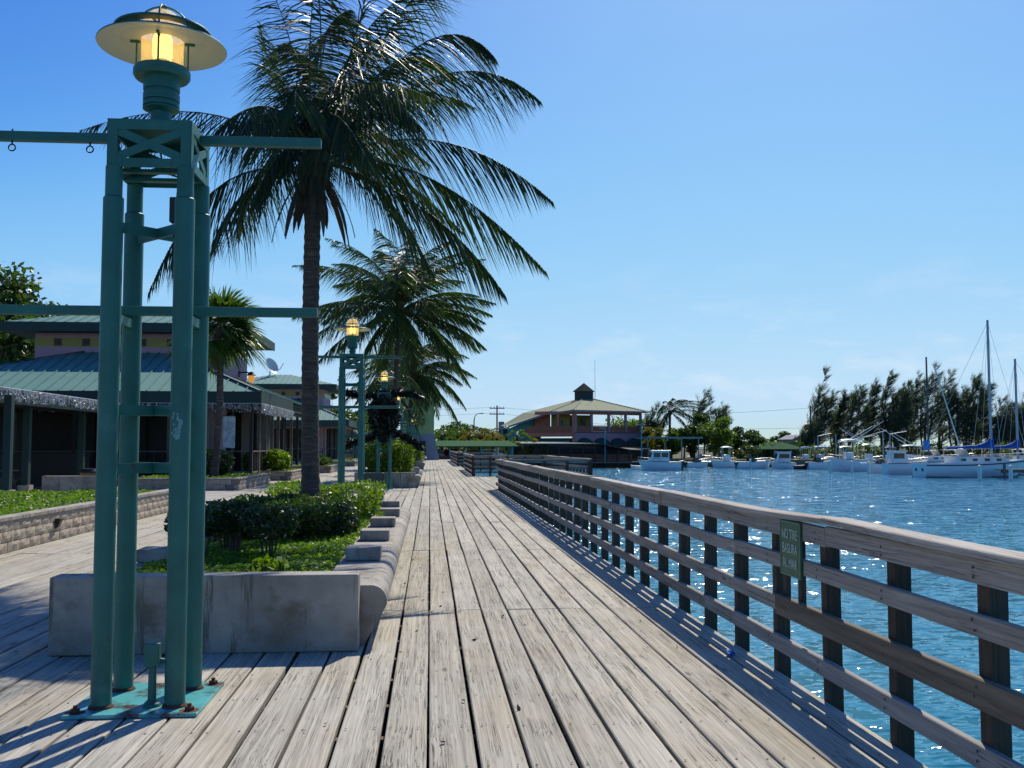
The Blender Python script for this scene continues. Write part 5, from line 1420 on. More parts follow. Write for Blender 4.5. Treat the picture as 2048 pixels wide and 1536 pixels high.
for k, z in enumerate((h1 - .4, h1 - 1.4)):
    for (tgt, lb) in (((b2_[0], b2_[1], LAND_Z + h2 - .3 - k * 3.0), 'right'), ((b1[0] - 90, b1[1] + 20, LAND_Z + z + .5), 'left')):
        m_ = MB(); a = np.array([b1[0], b1[1] - .2, LAND_Z + z + .1]); e_ = np.array(tgt); t_ = np.linspace(0, 1, 14)[:, None]
        pts = a + (e_ - a) * t_; pts[:, 2] -= 1.1 * 4 * (t_ * (1 - t_))[:, 0]
        m_.tube(pts.tolist(), .018, 4)
        tag(m_.build('power_line', MAT['utility']), ('upper' if k == 0 else 'lower') + (' power line slung from the transformer pole to the bare pole' if lb == 'right' else ' power line running off behind the lime tower'), 'cable')
b = on_land(948, 150); sl = thing('street_lamp', 'curved-arm street lamp above the yellowing palms', 'street lamp', tuple(b))
h = yp(948, 840, 150)[2] - LAND_Z
m_ = MB(); m_.tube([(0, 0, 0), (0, 0, h), (.15, 0, h + .6), (.5, 0, h + .95), (.9, 0, h + 1.0)], [.11, .09, .06, .05, .05], 8); m_.build('column', MAT['mast'], sl)
m_ = MB(); m_.bevbox((1.15, 0, h + .98), (.6, .26, .14), .04); m_.build('lamp_head', MAT['greywall'], sl)

# ================================================================== OCTAGONAL RESTAURANT ON THE WATERFRONT
hr = thing('waterfront_restaurant', 'two-storey coral and lilac restaurant with green shingled roof and cupola', 'building', (22, 152, LAND_Z))
ring = []
cc = yp(1168, 793, 156.5)
for k in range(6):
    a = PI / 3 * k + PI / 6 - .25; ring.append((cc[0] + 1.75 * math.cos(a), cc[1] + 1.75 * math.sin(a), 8.95))
R1, RB, F, L3, M_, L1, L0, BK = yp(1291, 823, 151), yp(1300, 822, 168), yp(1146, 819.5, 145.3), yp(1090, 827, 149.2), yp(1046, 826, 160), yp(1017, 852, 152.5), yp(1001, 852, 160), yp(1130, 826, 172)
def ring_near(p): return min(ring, key=lambda q_: (q_[0] - p[0]) ** 2 + (q_[1] - p[1]) ** 2)
facets = {'right_front': [R1, F], 'right_side': [RB, R1], 'left_front': [F, L3], 'left_side': [L3, M_], 'back_left': [M_, BK], 'back': [BK, RB]}
top_c = (cc[0], cc[1], 9.35)
rf = MB(); rv = []
for k_, (a, b_) in facets.items():
    ra, rb_ = ring_near(a), ring_near(b_)
    vs = [tuple(a), tuple(b_), rb_, ra] if ra != rb_ else [tuple(a), tuple(b_), ra]
    rf.add(vs, [tuple(range(len(vs)))])
rf.add([tuple(L3), tuple(L1), tuple(L0), tuple(M_)], [(0, 1, 2, 3)])
roof_o = W(rf, 'roof', 'shingle', hr)
for a in (F, R1, L3):
    m_ = MB(); ra = ring_near(a); m_.beam((a[0], a[1], a[2] + .05), (ra[0], ra[1], ra[2] + .05), .22, .06); W(m_, 'ridge_cap', 'shingle', hr)
for a, b_ in ((R1, F), (F, L3), (L3, L1), (RB, R1)):
    m_ = MB(); m_.beam((a[0], a[1], a[2] - .12), (b_[0], b_[1], b_[2] - .12), .1, .26); W(m_, 'gutter', 'greywall', hr)
m_ = MB()
hx = [(cc[0] + 1.62 * math.cos(PI / 3 * k + PI / 6 - .25), cc[1] + 1.62 * math.sin(PI / 3 * k + PI / 6 - .25)) for k in range(6)]
m_.prism(hx, 8.6, 10.15, 'z'); W(m_, 'cupola', 'fascia', hr)
for k in range(6):
    p, q_ = np.array(hx[k]), np.array(hx[(k + 1) % 6]); mid = (p + q_) / 2; n_ = mid - cc[:2]; n_ /= np.linalg.norm(n_); dd = (q_ - p) / np.linalg.norm(q_ - p)
    m_ = MB(); a = mid - dd * .55 + n_ * .03; b_ = mid + dd * .55 + n_ * .03; m_.add([(a[0], a[1], 9.25), (b_[0], b_[1], 9.25), (b_[0], b_[1], 10.0), (a[0], a[1], 10.0)], [(0, 1, 2, 3)]); W(m_, 'louvre', 'black', hr)
m_ = MB(); h2x = [(cc[0] + 1.95 * math.cos(PI / 3 * k + PI / 6 - .25), cc[1] + 1.95 * math.sin(PI / 3 * k + PI / 6 - .25), 10.15) for k in range(6)]
m_.add(h2x + [(cc[0], cc[1], 11.55)], [(k, (k + 1) % 6, 6) for k in range(6)] + [(5, 4, 3, 2, 1, 0)]); W(m_, 'cupola_roof', 'darkroof', hr)
m_ = MB(); ap = yp(1190, 790, 156); m_.cyl((ap[0], ap[1], 8.8), (ap[0], ap[1], yp(1190, 720, 156)[2]), .04, .02, 5); W(m_, 'antenna', 'mast', hr)
# walls
FA, RA, LA = yp(1150, 893, 146.2), yp(1284, 893, 151.2), yp(1056, 893, 150.6)
def panel(a, b_, u0, u1, z0, z1, mat, th=.25, inset=0.0, name='wall', nin=None):
    a, b_ = np.array(a[:2]), np.array(b_[:2]); d = b_ - a; n_ = np.array([-d[1], d[0]]) / np.linalg.norm(d)
    if n_[1] < 0: n_ = -n_
    p, q_ = a + d * u0 + n_ * inset, a + d * u1 + n_ * inset
    m_ = MB(); pts = [p, q_, q_ + n_ * th, p + n_ * th]
    vs = [(x, y, z0) for x, y in pts] + [(x, y, z1) for x, y in pts]
    m_.add(vs, [(3, 2, 1, 0), (4, 5, 6, 7), (0, 1, 5, 4), (1, 2, 6, 5), (2, 3, 7, 6), (3, 0, 4, 7)])
    return W(m_, name, mat, hr)
panel(FA, RA, .0, 1, LAND_Z, 3.72, 'lilac', .3)
panel(FA, RA, 0, 1, 6.25, 6.85, 'coral', .3, name='beam')
for u in (.0, .235, .49, .745, .975): panel(FA, RA, u, u + .028, 3.72, 6.25, 'lilac', .32, name='column')
panel(FA, RA, .03, .99, 3.73, 4.55, 'parapet', .08, .1, name='parapet')
panel(FA, RA, .03, .99, 4.62, 4.68, 'timber', .08, .1, name='handrail')
panel(FA, RA, .06, .50, 3.72, 6.3, 'ochre', .2, 4.5)
panel(FA, RA, .14, .19, 4.3, 5.8, 'dglass', .05, 4.4, name='window'); panel(FA, RA, .32, .38, 4.3, 5.8, 'dglass', .05, 4.4, name='window')
panel(LA, FA, -.02, 1, LAND_Z, 2.6, 'tealwall', .3, .6)
panel(LA, FA, -.03, .95, 2.95, 3.55, 'coral', .3, -.3, name='balcony_slab'); panel(LA, FA, -.03, .95, 3.56, 4.5, 'parapet', .1, -.25, name='parapet')
panel(LA, FA, .955, 1.0, LAND_Z, 6.25, 'coral', .5, -.25, name='column'); panel(LA, FA, .62, .665, 3.55, 6.25, 'coral', .35, name='column')
panel(LA, FA, .15, 1, 6.25, 6.75, 'coral', .3, name='beam')
panel(LA, FA, 0, .32, 3.55, 6.4, 'coral', .3, 2.2); panel(LA, FA, .33, .72, 3.55, 6.4, 'ochre', .3, 2.6); panel(LA, FA, .45, .58, 3.6, 5.6, 'dglass', .05, 2.5, name='door')
panel(LA, FA, .05, .9, LAND_Z, 2.7, 'black', .2, .35, name='interior_shade_sheet'); panel(LA, FA, .28, .9, 2.15, 2.25, 'cream', .1, -.2, name='awning_edge'); panel(LA, FA, .25, .93, 2.27, 2.75, 'awning', .5, -.22, name='awning')  # black panel paints the shade inside the ground floor
m_ = MB(); fl_ = [FA, RA, yp(1292, 893, 164), yp(1070, 893, 166), LA]
m_.prism([(p[0], p[1]) for p in fl_][::-1], 3.45, 3.70, 'z'); W(m_, 'floor_slab', 'greywall', hr)
for k, px in enumerate((1166, 1198, 1232, 1264)):     # scalloped awnings
    u0 = .02 + k * .245; a = np.array(FA[:2]); d = np.array(RA[:2]) - a; L_ = np.linalg.norm(d); dh = d / L_; n_ = np.array([dh[1], -dh[0]])
    w_ = L_ * .235; c_ = a + d * u0 + dh * w_ / 2
    m_ = MB(); N_ = 14; vs = []
    for q_ in range(N_ + 1):
        a_ = PI * q_ / N_
        for (sc_, dep) in ((1.0, .02), (.97, .7), (.9, 1.1)):
            p = c_ + dh * (-math.cos(a_) * w_ / 2 * sc_) + n_ * dep
            vs.append((p[0], p[1], 1.75 + math.sin(a_) * 1.05 * (1 if dep < .5 else .62 if dep < 1 else .05)))
    m_.add(vs, [(3 * q_ + j, 3 * q_ + j + 1, 3 * q_ + j + 4, 3 * q_ + j + 3) for q_ in range(N_) for j in range(2)]); W(m_, 'awning', 'awning', hr)
# teal wing
T0, T1, T2 = yp(1019, 893, 153)[0], yp(1064, 893, 153)[0], yp(1082, 893, 153)[0]
m_ = MB(); m_.prism([(T0, LAND_Z), (T2, LAND_Z), (T2, 6.2), (T1, 5.75), (T0, 4.15)], 153, 162); W(m_, 'wing_wall', 'tealwall', hr)
m_ = MB(); m_.bx(yp(1004, 893, 153)[0], T0 - .02, 155, 161, LAND_Z, 4.2); W(m_, 'wing_porch', 'dkwood_and_shade', hr)
for px in (1004.5, 1017): 
    x = yp(px, 893, 153)[0]; m_ = MB(); m_.bx(x - .12, x + .12, 153.2, 153.5, LAND_Z, 4.3); W(m_, 'column', 'tealwall', hr)

# open dock pavilion at the water's edge
dp = thing('dock_pavilion', 'dark-roofed timber dock pavilion at the foot of the waterfront restaurant', 'pavilion', (24, 131, -.2))
dx0, dx1, dx2 = yp(1040, 893, 128)[0], yp(1262, 893, 128)[0], yp(1318, 893, 131)[0]
m_ = MB(); m_.add([(dx0, 125.5, 1.9), (dx1 - 4.5, 125.5, 1.9), (dx1, 125.5, 1.0), (dx1, 136, 1.2), (dx0, 136, 2.2), (dx0, 125.5, 1.75), (dx1 - 4.5, 125.5, 1.75), (dx1, 125.5, .88)], [(0, 1, 4), (1, 2, 3), (1, 3, 4), (0, 5, 6, 1), (1, 6, 7, 2)]); W(m_, 'roof', 'fascia', dp)
m_ = MB(); m_.add([(dx1 - 3, 129, 1.25), (dx2, 129, .95), (dx2, 137, 1.2), (dx1 - 3, 137, 1.5), (dx1 - 3, 129, 1.1), (dx2, 129, .8)], [(0, 1, 2, 3), (0, 4, 5, 1)]); W(m_, 'side_roof', 'dkwood_and_shade', dp)
m_ = MB(); m_.bx(dx0 - .5, dx2 + .5, 126, 140, -.62, -.42); W(m_, 'dock_floor', 'timber', dp)
for k in range(10):
    x = dx0 + .3 + (dx1 - dx0 - .8) * k / 9
    m_ = MB(); m_.bx(x - .08, x + .08, 126.1, 126.26, -2, 1.72 if k < 7 else 1.0); W(m_, 'pavilion_post', 'dkwood_and_shade', dp)
k = 0; x = dx0
while x < dx1 - .3:
    m_ = MB(); m_.bx(x, x + .16, 126.32, 126.36, -.42, .42); W(m_, 'fence_board', 'redwood' if x > dx0 + 6 else 'dkwood_and_shade', dp); x += .26
m_ = MB(); m_.bx(dx0, dx1, 126.28, 126.40, .42, .50); W(m_, 'fence_rail', 'redwood', dp)
m_ = MB(); m_.bx(dx0, dx2, 138, 138.2, -.4, 1.6); W(m_, 'rear_wall', 'black', dp)
for (px, lb) in ((1210, 'slim teal lamp standard on the pavilion dock'), (1283, 'slim teal lamp standard at the veranda corner')):
    p = yp(px, 893, 125.9); z1 = yp(px, 855 if px == 1210 else 848, 125.9)[2]
    t = thing('dock_lamp', lb, 'lamp', (p[0], p[1], -.42))
    MB().cyl((0, 0, 0), (0, 0, z1 + .42), .07, n=8).build('column', MAT['tealwall'], t); m_ = MB(); m_.bevbox((-.35, 0, z1 + .30), (.8, .18, .12), .03); m_.build('arm', MAT['tealwall'], t)
lc = thing('boat_canopy', 'long flat grey canopy roof over the dock past the restaurant', 'canopy', (33, 133, LAND_Z))
cx0, cx1 = yp(1286, 893, 132)[0], yp(1398, 893, 132)[0]
m_ = MB(); m_.bx(cx0, cx1, 130, 137, 2.55, 2.78); W(m_, 'roof', 'roof', lc)
for k in range(4):
    x = cx0 + .3 + (cx1 - cx0 - .8) * k / 3; m_ = MB(); m_.cyl((x, 130.4, LAND_Z - .8), (x, 130.4, 2.55), .08, n=8); W(m_, 'canopy_post', 'greywall', lc)
gz = thing('gazebo', 'open gazebo with low green hip roof on the far bank', 'gazebo', (50, 142, LAND_Z))
gx0, gx1 = yp(1514, 893, 140)[0], yp(1610, 893, 140)[0]; gm = (gx0 + gx1) / 2; gz0, gz1 = yp(1560, 898, 140)[2], yp(1560, 884, 142)[2]
m_ = MB(); m_.add([(gx0, 139, gz0), (gx1, 139, gz0), (gx1, 145, gz0), (gx0, 145, gz0), (gm - .8, 142, gz1), (gm + .8, 142, gz1), (gx0, 139, gz0 - .14), (gx1, 139, gz0 - .14), (gx1, 145, gz0 - .14), (gx0, 145, gz0 - .14)],
                  [(0, 1, 5, 4), (1, 2, 5), (2, 3, 4, 5), (3, 0, 4), (0, 6, 7, 1), (1, 7, 8, 2), (9, 8, 7, 6)]); W(m_, 'roof', 'greenroof', gz)
for x in (gx0 + .4, gm - 1.2, gm + 1.2, gx1 - .4):
    m_ = MB(); m_.bx(x - .1, x + .1, 139.3, 139.5, LAND_Z, gz0 - .142); W(m_, 'gazebo_post', 'greywall', gz)
m_ = MB(); m_.bx(gx0 + .3, gx1 - .3, 144, 144.1, LAND_Z, gz0 - .16); W(m_, 'rear_wall', 'awning', gz)
gh = thing('grey_house', 'plain grey house half hidden behind the gazebo', 'building', (58, 150, LAND_Z))
hx0, hx1 = yp(1586, 893, 149)[0], yp(1618, 893, 149)[0]
m_ = MB(); m_.bx(hx0, hx1, 149, 155, LAND_Z, 2.6); W(m_, 'wall', 'greywall', gh)
m_ = MB(); m_.prism([(hx0 - .2, 2.6), (hx1 + .2, 2.6), ((hx0 + hx1) / 2, 3.3)], 148.8, 155.2); W(m_, 'roof', 'greywall', gh)

# ================================================================== BOATS
def hull_mesh(L_, B_, H_, rake=.12, sheer=.35, n=12, fine=2.2, transom=.88):
    mb = MB(); sec = []
    for k in range(n + 1):
        s = k / n
        b = B_ / 2 * (transom + (1 - transom) * math.sin(min(s / .4, 1) * PI / 2)) * (1 - max(0, (s - .42) / .58) ** fine)
        top = H_ * (1 + sheer * max(0, s - .25) ** 1.6)
        x = -L_ / 2 + L_ * s
        xr = lambda z: x - rake * L_ * max(0, s - .5) * 2 * (1 - (z + .15) / (top + .15))
        b = max(b, .02)
        sec.append([(xr(top), b, top), (xr(top * .55), b * .97, top * .55), (xr(.05), b * .82, .05), (xr(-.3), b * .35, -.3), (xr(-.3), -b * .35, -.3), (xr(.05), -b * .82, .05), (xr(top * .55), -b * .97, top * .55), (xr(top), -b, top)])
    vs = [p for s_ in sec for p in s_]; m = 8
    fs = [(k * m + j, k * m + j + 1, (k + 1) * m + j + 1, (k + 1) * m + j) for k in range(n) for j in range(m - 1)]
    mb.add(vs, fs, True); mb.add(sec[0], [tuple(range(m))])
    dk = MB(); dv = []
    for s_ in sec: dv += [(s_[0][0], s_[0][1] * .96, s_[0][2] - .05), (s_[7][0], s_[7][1] * .96, s_[7][2] - .05)]
    dk.add(dv, [(2 * k, 2 * k + 1, 2 * k + 3, 2 * k + 2) for k in range(n)])
    rb = MB()
    for sgn in (0, 7): rb.tube([(s_[sgn][0], s_[sgn][1], s_[sgn][2]) for s_ in sec], .035, 5)
    return mb, dk, rb, sec
def outboard(parent, x, y, z, col='black', s=1.0):
    o = MB(); o.bevbox((x - .18 * s, y, z + .42 * s), (.55 * s, .36 * s, .5 * s), .08 * s); e = o.build('outboard_motor', MAT[col], parent)
    l = MB(); l.add([(x - .30 * s, y - .06, z + .2 * s), (x - .05 * s, y - .06, z + .2 * s), (x - .10 * s, y - .05, z - .6 * s), (x - .28 * s, y - .05, z - .6 * s), (x - .30 * s, y + .06, z + .2 * s), (x - .05 * s, y + .06, z + .2 * s), (x - .10 * s, y + .05, z - .6 * s), (x - .28 * s, y + .05, z - .6 * s)],
                    [(0, 1, 2, 3), (7, 6, 5, 4), (0, 3, 7, 4), (1, 5, 6, 2), (3, 2, 6, 7)]); l.build('motor_leg', MAT['black'], e)
def boat(label, pxl, pxr, wl, bow='R', hull='white', H_=.9, B_=None, cabin=None, ttop=None, motors=1, mcol='black', yaw=0.0, riggers=0, windshield=False, stripe='navy', canvas=None, name='motor_boat', rails=True, group='boats moored along the far docks', cat='boat'):
    c = gp((pxl + pxr) / 2, wl, WATER_Z); d = depth(c); L_ = (pxr - pxl) * d / FPX / max(.45, math.cos(yaw)); B_ = B_ or min(L_ * .36, 2.9)
    c = c + np.array([0, B_ / 2, 0])
    t = thing(name, label, cat, tuple(c), (0 if bow == 'R' else PI) + yaw, group)
    h, dk, rb, sec = hull_mesh(L_, B_, H_)
    hl = h.build('hull', MAT[hull], t); dk.build('deck', MAT['offwhite'], t); rb.build('rub_rail', MAT[stripe], hl)
    if cabin:
        x0, x1, ch = cabin; x0, x1 = -L_ / 2 + L_ * x0, -L_ / 2 + L_ * x1; bw = B_ * .38
        m_ = MB(); m_.prism([(x0, H_ - .06), (x1 + .35, H_ - .06), (x1, H_ + ch), (x0, H_ + ch)][::-1], -bw, bw); cb_ = m_.build('cabin', MAT[hull], t)
        for s in (-1, 1):
            nw = max(1, int((x1 - x0) / .8)); 
            for k in range(nw):
                a = x0 + .12 + (x1 - x0 - .1) * k / nw; m_ = MB(); m_.bx(a, a + (x1 - x0 - .1) / nw - .14, s * bw + (s * .008) - .006, s * bw + (s * .008) + .006, H_ + ch * .42, H_ + ch * .86); m_.build('window', MAT['dglass'], cb_)
        m_ = MB(); m_.add([(x1 + .22, -bw * .85, H_ + ch * .42), (x1 + .22, bw * .85, H_ + ch * .42), (x1 + .07, bw * .85, H_ + ch * .88), (x1 + .07, -bw * .85, H_ + ch * .88)], [(0, 1, 2, 3)]); m_.v = [(x + .02, y, z) for x, y, z in m_.v]; m_.build('windscreen', MAT['dglass'], cb_)
        MB().bevbox(((x0 + x1) / 2, 0, H_ + ch + .04), (x1 - x0 + .35, bw * 2 + .25, .07), .02).build('cabin_roof', MAT[canvas or hull], cb_)
    if ttop:
        x0, x1, th = ttop[:3]; x0, x1 = -L_ / 2 + L_ * x0, -L_ / 2 + L_ * x1; col = ttop[3] if len(ttop) > 3 else 'white'
        m_ = MB(); n = 6; vs = []
        for k in range(n + 1):
            u = k / n; x = x0 + (x1 - x0) * u; zc = H_ + th - .10 * (2 * u - 1) ** 2
            for v in (-1, -.5, 0, .5, 1): vs.append((x, v * B_ * .38, zc - .10 * v * v))
        f_ = [(5 * k + j, 5 * k + j + 1, 5 * k + j + 6, 5 * k + j + 5) for k in range(n) for j in range(4)]
        m_.add(vs, f_); m_.add([(x, y, z - .07) for x, y, z in vs], [q_[::-1] for q_ in f_])
        ring_ = [k * 5 for k in range(n + 1)] + [n * 5 + j for j in range(1, 5)] + [k * 5 + 4 for k in range(n - 1, -1, -1)] + [j for j in range(3, 0, -1)]
        rv = [vs[i] for i in ring_] + [(vs[i][0], vs[i][1], vs[i][2] - .07) for i in ring_]; q_ = len(ring_)
        m_.add(rv, [(i, (i + 1) % q_, q_ + (i + 1) % q_, q_ + i) for i in range(q_)]); m_.build('top', MAT[col], t)
        for x in (x0 + .15, x1 - .15):
            for s in (-1, 1): MB().cyl((x * .92, s * B_ * .3, H_ - .1), (x, s * B_ * .32, H_ + th - .12), .03, n=6).build('top_post', MAT['steel'], t)
        m_ = MB(); xm = (x0 + x1) / 2; m_.bevbox((xm, 0, H_ + .35), (.8, .8, .95), .08); cs = m_.build('console', MAT['white'], t)
        m_ = MB(); m_.add([(xm + .35, -.38, H_ + .83), (xm + .35, .38, H_ + .83), (xm + .18, .34, H_ + 1.25), (xm + .18, -.34, H_ + 1.25)], [(0, 1, 2, 3)]); m_.build('windscreen', MAT['dglass'], cs)
    if windshield:
        x = L_ * windshield - L_ / 2; bw = B_ * .36
        m_ = MB(); m_.add([(x + .5, -bw, H_), (x + .5, bw, H_), (x, bw * .9, H_ + .55), (x, -bw * .9, H_ + .55)], [(0, 1, 2, 3)])
        for s in (-1, 1): m_.add([(x + .5, s * bw, H_), (x - .8, s * bw, H_), (x - .5, s * bw * .9, H_ + .5), (x, s * bw * .9, H_ + .55)], [(0, 1, 2, 3)])
        m_.build('windscreen', MAT['dglass'], t)
        m_ = MB(); m_.bevbox((x + 1.1, 0, H_ + .05), (1.5, bw * 1.7, .22), .08); m_.build('foredeck', MAT['white'], t)
    for k in range(motors): outboard(t, -L_ / 2 - .05, (k - (motors - 1) / 2) * .55, H_ * .45, mcol, 1.0 if L_ > 4.5 else .7)
    for k in range(riggers):
        x = -L_ / 2 + L_ * (.45 + .08 * k); s = (-1) ** k
        MB().cyl((x, s * .6, H_ + 1.9), (x - 3.2 - .5 * k, s * 1.6, H_ + 4.2 - .5 * k), .045, .03, 6).build('outrigger', MAT['offwhite'], t)
    if rails:
        m_ = MB(); pts = []
        for k in range(6, 13): pts.append((sec[k][0][0], sec[k][0][1] * .92, sec[k][0][2] + .35))
        pts2 = [(x, -y, z) for x, y, z in pts][::-1]; m_.tube(pts + pts2, .02, 5)
        for p in pts[::2] + pts2[::2]: m_.cyl((p[0], p[1], p[2] - .36), p, .015, n=5)
        m_.build('bow_rail', MAT['steel'], t)
    return t, L_
boat('white cabin cruiser with twin outboards near the restaurant dock', 1279, 1364, 941, 'L', cabin=(.28, .68, 1.25), motors=2, H_=.95)
boat('small white dinghy beside the twin-outboard cabin cruiser', 1262, 1284, 940, 'L', H_=.45, motors=0, rails=False, stripe='offwhite', name='dinghy')
boat('white centre-console boat with hard top behind the timber dock', 1398, 1468, 931, 'L', ttop=(.15, .55, 2.2), motors=1, H_=.95, riggers=1)
boat('white runabout with blue bimini beside the hard-top boat', 1372, 1424, 927, 'L', ttop=(.15, .6, 1.7, 'blue'), motors=1, H_=.7)
boat('white bow-rider with raked windscreen next to the blue-canopied boat', 1478, 1548, 938, 'R', windshield=.45, motors=1, H_=.85)
boat('white boat under blue bimini behind the bow-rider', 1484, 1530, 931, 'R', ttop=(.2, .65, 1.8, 'blue'), motors=1, H_=.8)
boat('white boat fully covered by light blue canvas canopy', 1543, 1594, 938, 'L', cabin=(.22, .72, 1.25), canvas='ltblue', motors=0, H_=.75)
boat('dark inflatable tender between the canvas boat and white runabout', 1590, 1618, 939, 'R', hull='black', H_=.45, motors=0, rails=False, stripe='black', name='dinghy')
boat('white runabout with tilted black outboard by the large hull', 1618, 1668, 939, 'R', windshield=.5, motors=1, H_=.85)
boat('large white sport-fishing boat with hard top and long outriggers', 1662, 1742, 943, 'L', ttop=(.25, .7, 2.3), motors=1, H_=1.25, riggers=4)
boat('white boat with blue top behind the runabout', 1626, 1672, 932, 'R', ttop=(.1, .7, 2.0, 'ltblue'), motors=1, H_=.8)
boat('white boat with pale top behind the sport-fishing boat', 1672, 1722, 932, 'R', ttop=(.2, .7, 2.0, 'white'), motors=1, H_=.8)
boat('small white boat with raked screen and black outboard at its stern', 1738, 1780, 946, 'L', windshield=.5, motors=1, H_=.9)
boat('long white launch with open wheelhouse near the sailboat', 1776, 1866, 949, 'R', cabin=(.12, .42, 1.15), motors=0, H_=1.05)
boat('white boat with blue bimini behind the long launch', 1764, 1812, 936, 'R', ttop=(.15, .65, 1.9, 'blue'), motors=1, H_=.8)
boat('white boat with wide hard top and short outriggers behind the launch', 1802, 1862, 936, 'R', ttop=(.1, .75, 2.1, 'white'), motors=1, H_=.85, riggers=2)

boat('white skiff at the timber dock beside the cabin cruiser', 1376, 1420, 936, 'R', windshield=.5, motors=1, H_=.7)
boat('white open boat with pale top moored past the skiff', 1424, 1476, 936, 'L', ttop=(.2, .6, 1.9, 'white'), motors=1, H_=.85)
boat('white launch with dark windows behind the canvas boat', 1532, 1580, 930, 'R', cabin=(.25, .7, 1.2), motors=0, H_=.85)
boat('small white boat with blue top beside the dark tender', 1588, 1632, 933, 'L', ttop=(.15, .65, 1.9, 'blue'), motors=1, H_=.8)
boat('white boat with tall pale top behind the launch bow', 1720, 1770, 934, 'R', ttop=(.15, .7, 2.2, 'white'), motors=1, H_=.9, riggers=2)

def sailboat(label, px_stern, wl, L_, mast_px, mast_top, B_=3.2, H_=1.25, cover='blue', boom=True, yaw=0.0, mat='mast', hull='white', stays=True, gaff=False, boomz=2.6, mast_lean=0.0):
    st = gp(px_stern, wl, WATER_Z); c = st + np.array([L_ / 2 * math.cos(yaw), B_ / 2 + L_ / 2 * math.sin(yaw), 0])
    t = thing('sailboat', label, 'sailboat', tuple(c), yaw, None)
    h, dk, rb, sec = hull_mesh(L_, B_, H_, .16, .5, 14, 2.0, .72)
    hl = h.build('hull', MAT[hull], t); dk.build('deck', MAT['offwhite'], t)
    ms = MB()
    for sgn in (1, -1):
        pts = [(s_[0][0], sgn * (s_[0][1] * .985 + .012), s_[0][2] - .18) for s_ in sec[:-1]]
        for a, b_ in zip(pts[:-1], pts[1:]): ms.beam(a, b_, .02, .11)
    ms.build('sheer_stripe', MAT['navy'], hl)
    bt = MB(); bt.bx(-L_ / 2 + .05, -L_ / 2 + L_ * .8, -B_ * .38, B_ * .38, -.25, .10); bt.build('boot_top', MAT['navy'], hl)
    x0, x1, bw = -L_ * .22, L_ * .22, B_ * .30
    m_ = MB(); m_.prism([(x0, H_ - .06), (x1 + .6, H_ - .0), (x1, H_ + .52), (x0, H_ + .58)][::-1], -bw, bw); cb_ = m_.build('coachroof', MAT[hull], t)
    for s in (-1, 1):
        for k in range(4):
            a = x0 + .35 + k * (x1 - x0) * .24; m_ = MB(); m_.bx(a, a + .5, s * bw + s * .008 - .006, s * bw + s * .008 + .006, H_ + .18, H_ + .40); m_.build('window', MAT['dglass'], cb_)
    for y in (-.5, .5):
        m_ = MB(); m_.bx(-L_ / 2 - .012, -L_ / 2 - .002, y - .16, y + .16, .55, .80); m_.build('stern_port', MAT['navy'], hl)
    m_ = MB(); m_.tube([(x0 - .1, -bw, H_ + .3), (x0, -bw, H_ + 1.1), (x0 + .6, -bw, H_ + 1.25), (x0 + .6, bw, H_ + 1.25), (x0, bw, H_ + 1.1), (x0 - .1, bw, H_ + .3)], .03, 5)
    m_.add([(x0 - .5, -bw, H_ + 1.15), (x0 + .9, -bw, H_ + 1.2), (x0 + .9, bw, H_ + 1.2), (x0 - .5, bw, H_ + 1.15), (x0 + 1.3, -bw * .95, H_ + .5), (x0 + 1.3, bw * .95, H_ + .5)], [(0, 1, 2, 3), (1, 4, 5, 2)]); m_.build('spray_hood', MAT['offwhite'], t)
    p = yp(mast_px, 893, float(c[1])); mx = (p[0] - c[0]); mh = yp(mast_px, mast_top, float(c[1]))[2] - WATER_Z
    m_ = MB(); m_.cyl((mx, 0, H_), (mx - mast_lean, 0, mh), .13, .10, 10); mst = m_.build('mast', MAT[mat], t)
    MB().beam((mx - mast_lean * .5, -1.1, mh * .58), (mx - mast_lean * .5, 1.1, mh * .58), .06, .05).build('spreader', MAT[mat], mst)
    if stays:
        for e_ in ((-L_ / 2, 0, H_), (L_ / 2 - .2, 0, H_ * 1.35), (mx, B_ * .45, H_), (mx, -B_ * .45, H_), (mx - 1.0, B_ * .45, H_), (mx - 1.0, -B_ * .45, H_)):
            MB().cyl((mx - mast_lean, 0, mh - .2), e_, .014, n=4).build('stay', MAT['steel'], mst)
    if boom:
        zb_ = H_ + 1.45; bl = L_ * .40
        MB().cyl((mx - .1, 0, zb_ - .12), (mx - bl - .3, 0, zb_ - .2), .07, n=8).build('boom', MAT[mat], t)
        m_ = MB(); n = 16; vs = []; rg_ = random.Random(5)
        for k in range(n + 1):
            u = k / n; x = mx + .18 - (bl + .2) * u; hgt = .26 + 1.05 * math.exp(-u * 7.5) + rg_.uniform(-.03, .04); zz = zb_ - .15 - .12 * u
            for (yy, vv) in ((-.16, 0), (-.2, .3), (-.10, .8), (0, 1.0), (.10, .8), (.2, .3), (.16, 0)): vs.append((x, yy * (1 - .3 * u), zz + vv * hgt))
        m_.add(vs, [(7 * k + j, 7 * k + j + 1, 7 * k + j + 8, 7 * k + j + 7) for k in range(n) for j in range(6)], True); m_.build('sail_cover', MAT[cover], t)
    if gaff:
        MB().cyl((mx + .9, 0, mh - .8), (mx + gaff, 0, H_ + .6), .07, .09, 8).build('furled_sail', MAT['offwhite'], t)
    m_ = MB()
    for s in (-1, 1):
        pts = [(s_[0][0], s * s_[0][1] * .94, s_[0][2] + .55) for s_ in sec[::2]]; m_.tube(pts, .016, 4)
        for p_ in pts: m_.cyl((p_[0], p_[1], p_[2] - .56), p_, .016, n=4)
    m_.build('guard_rail', MAT['steel'], t)
    return t
sailboat('white sailboat with navy stripe and blue-covered boom', 1857, 956, 10.8, 1984, 640, yaw=.08)
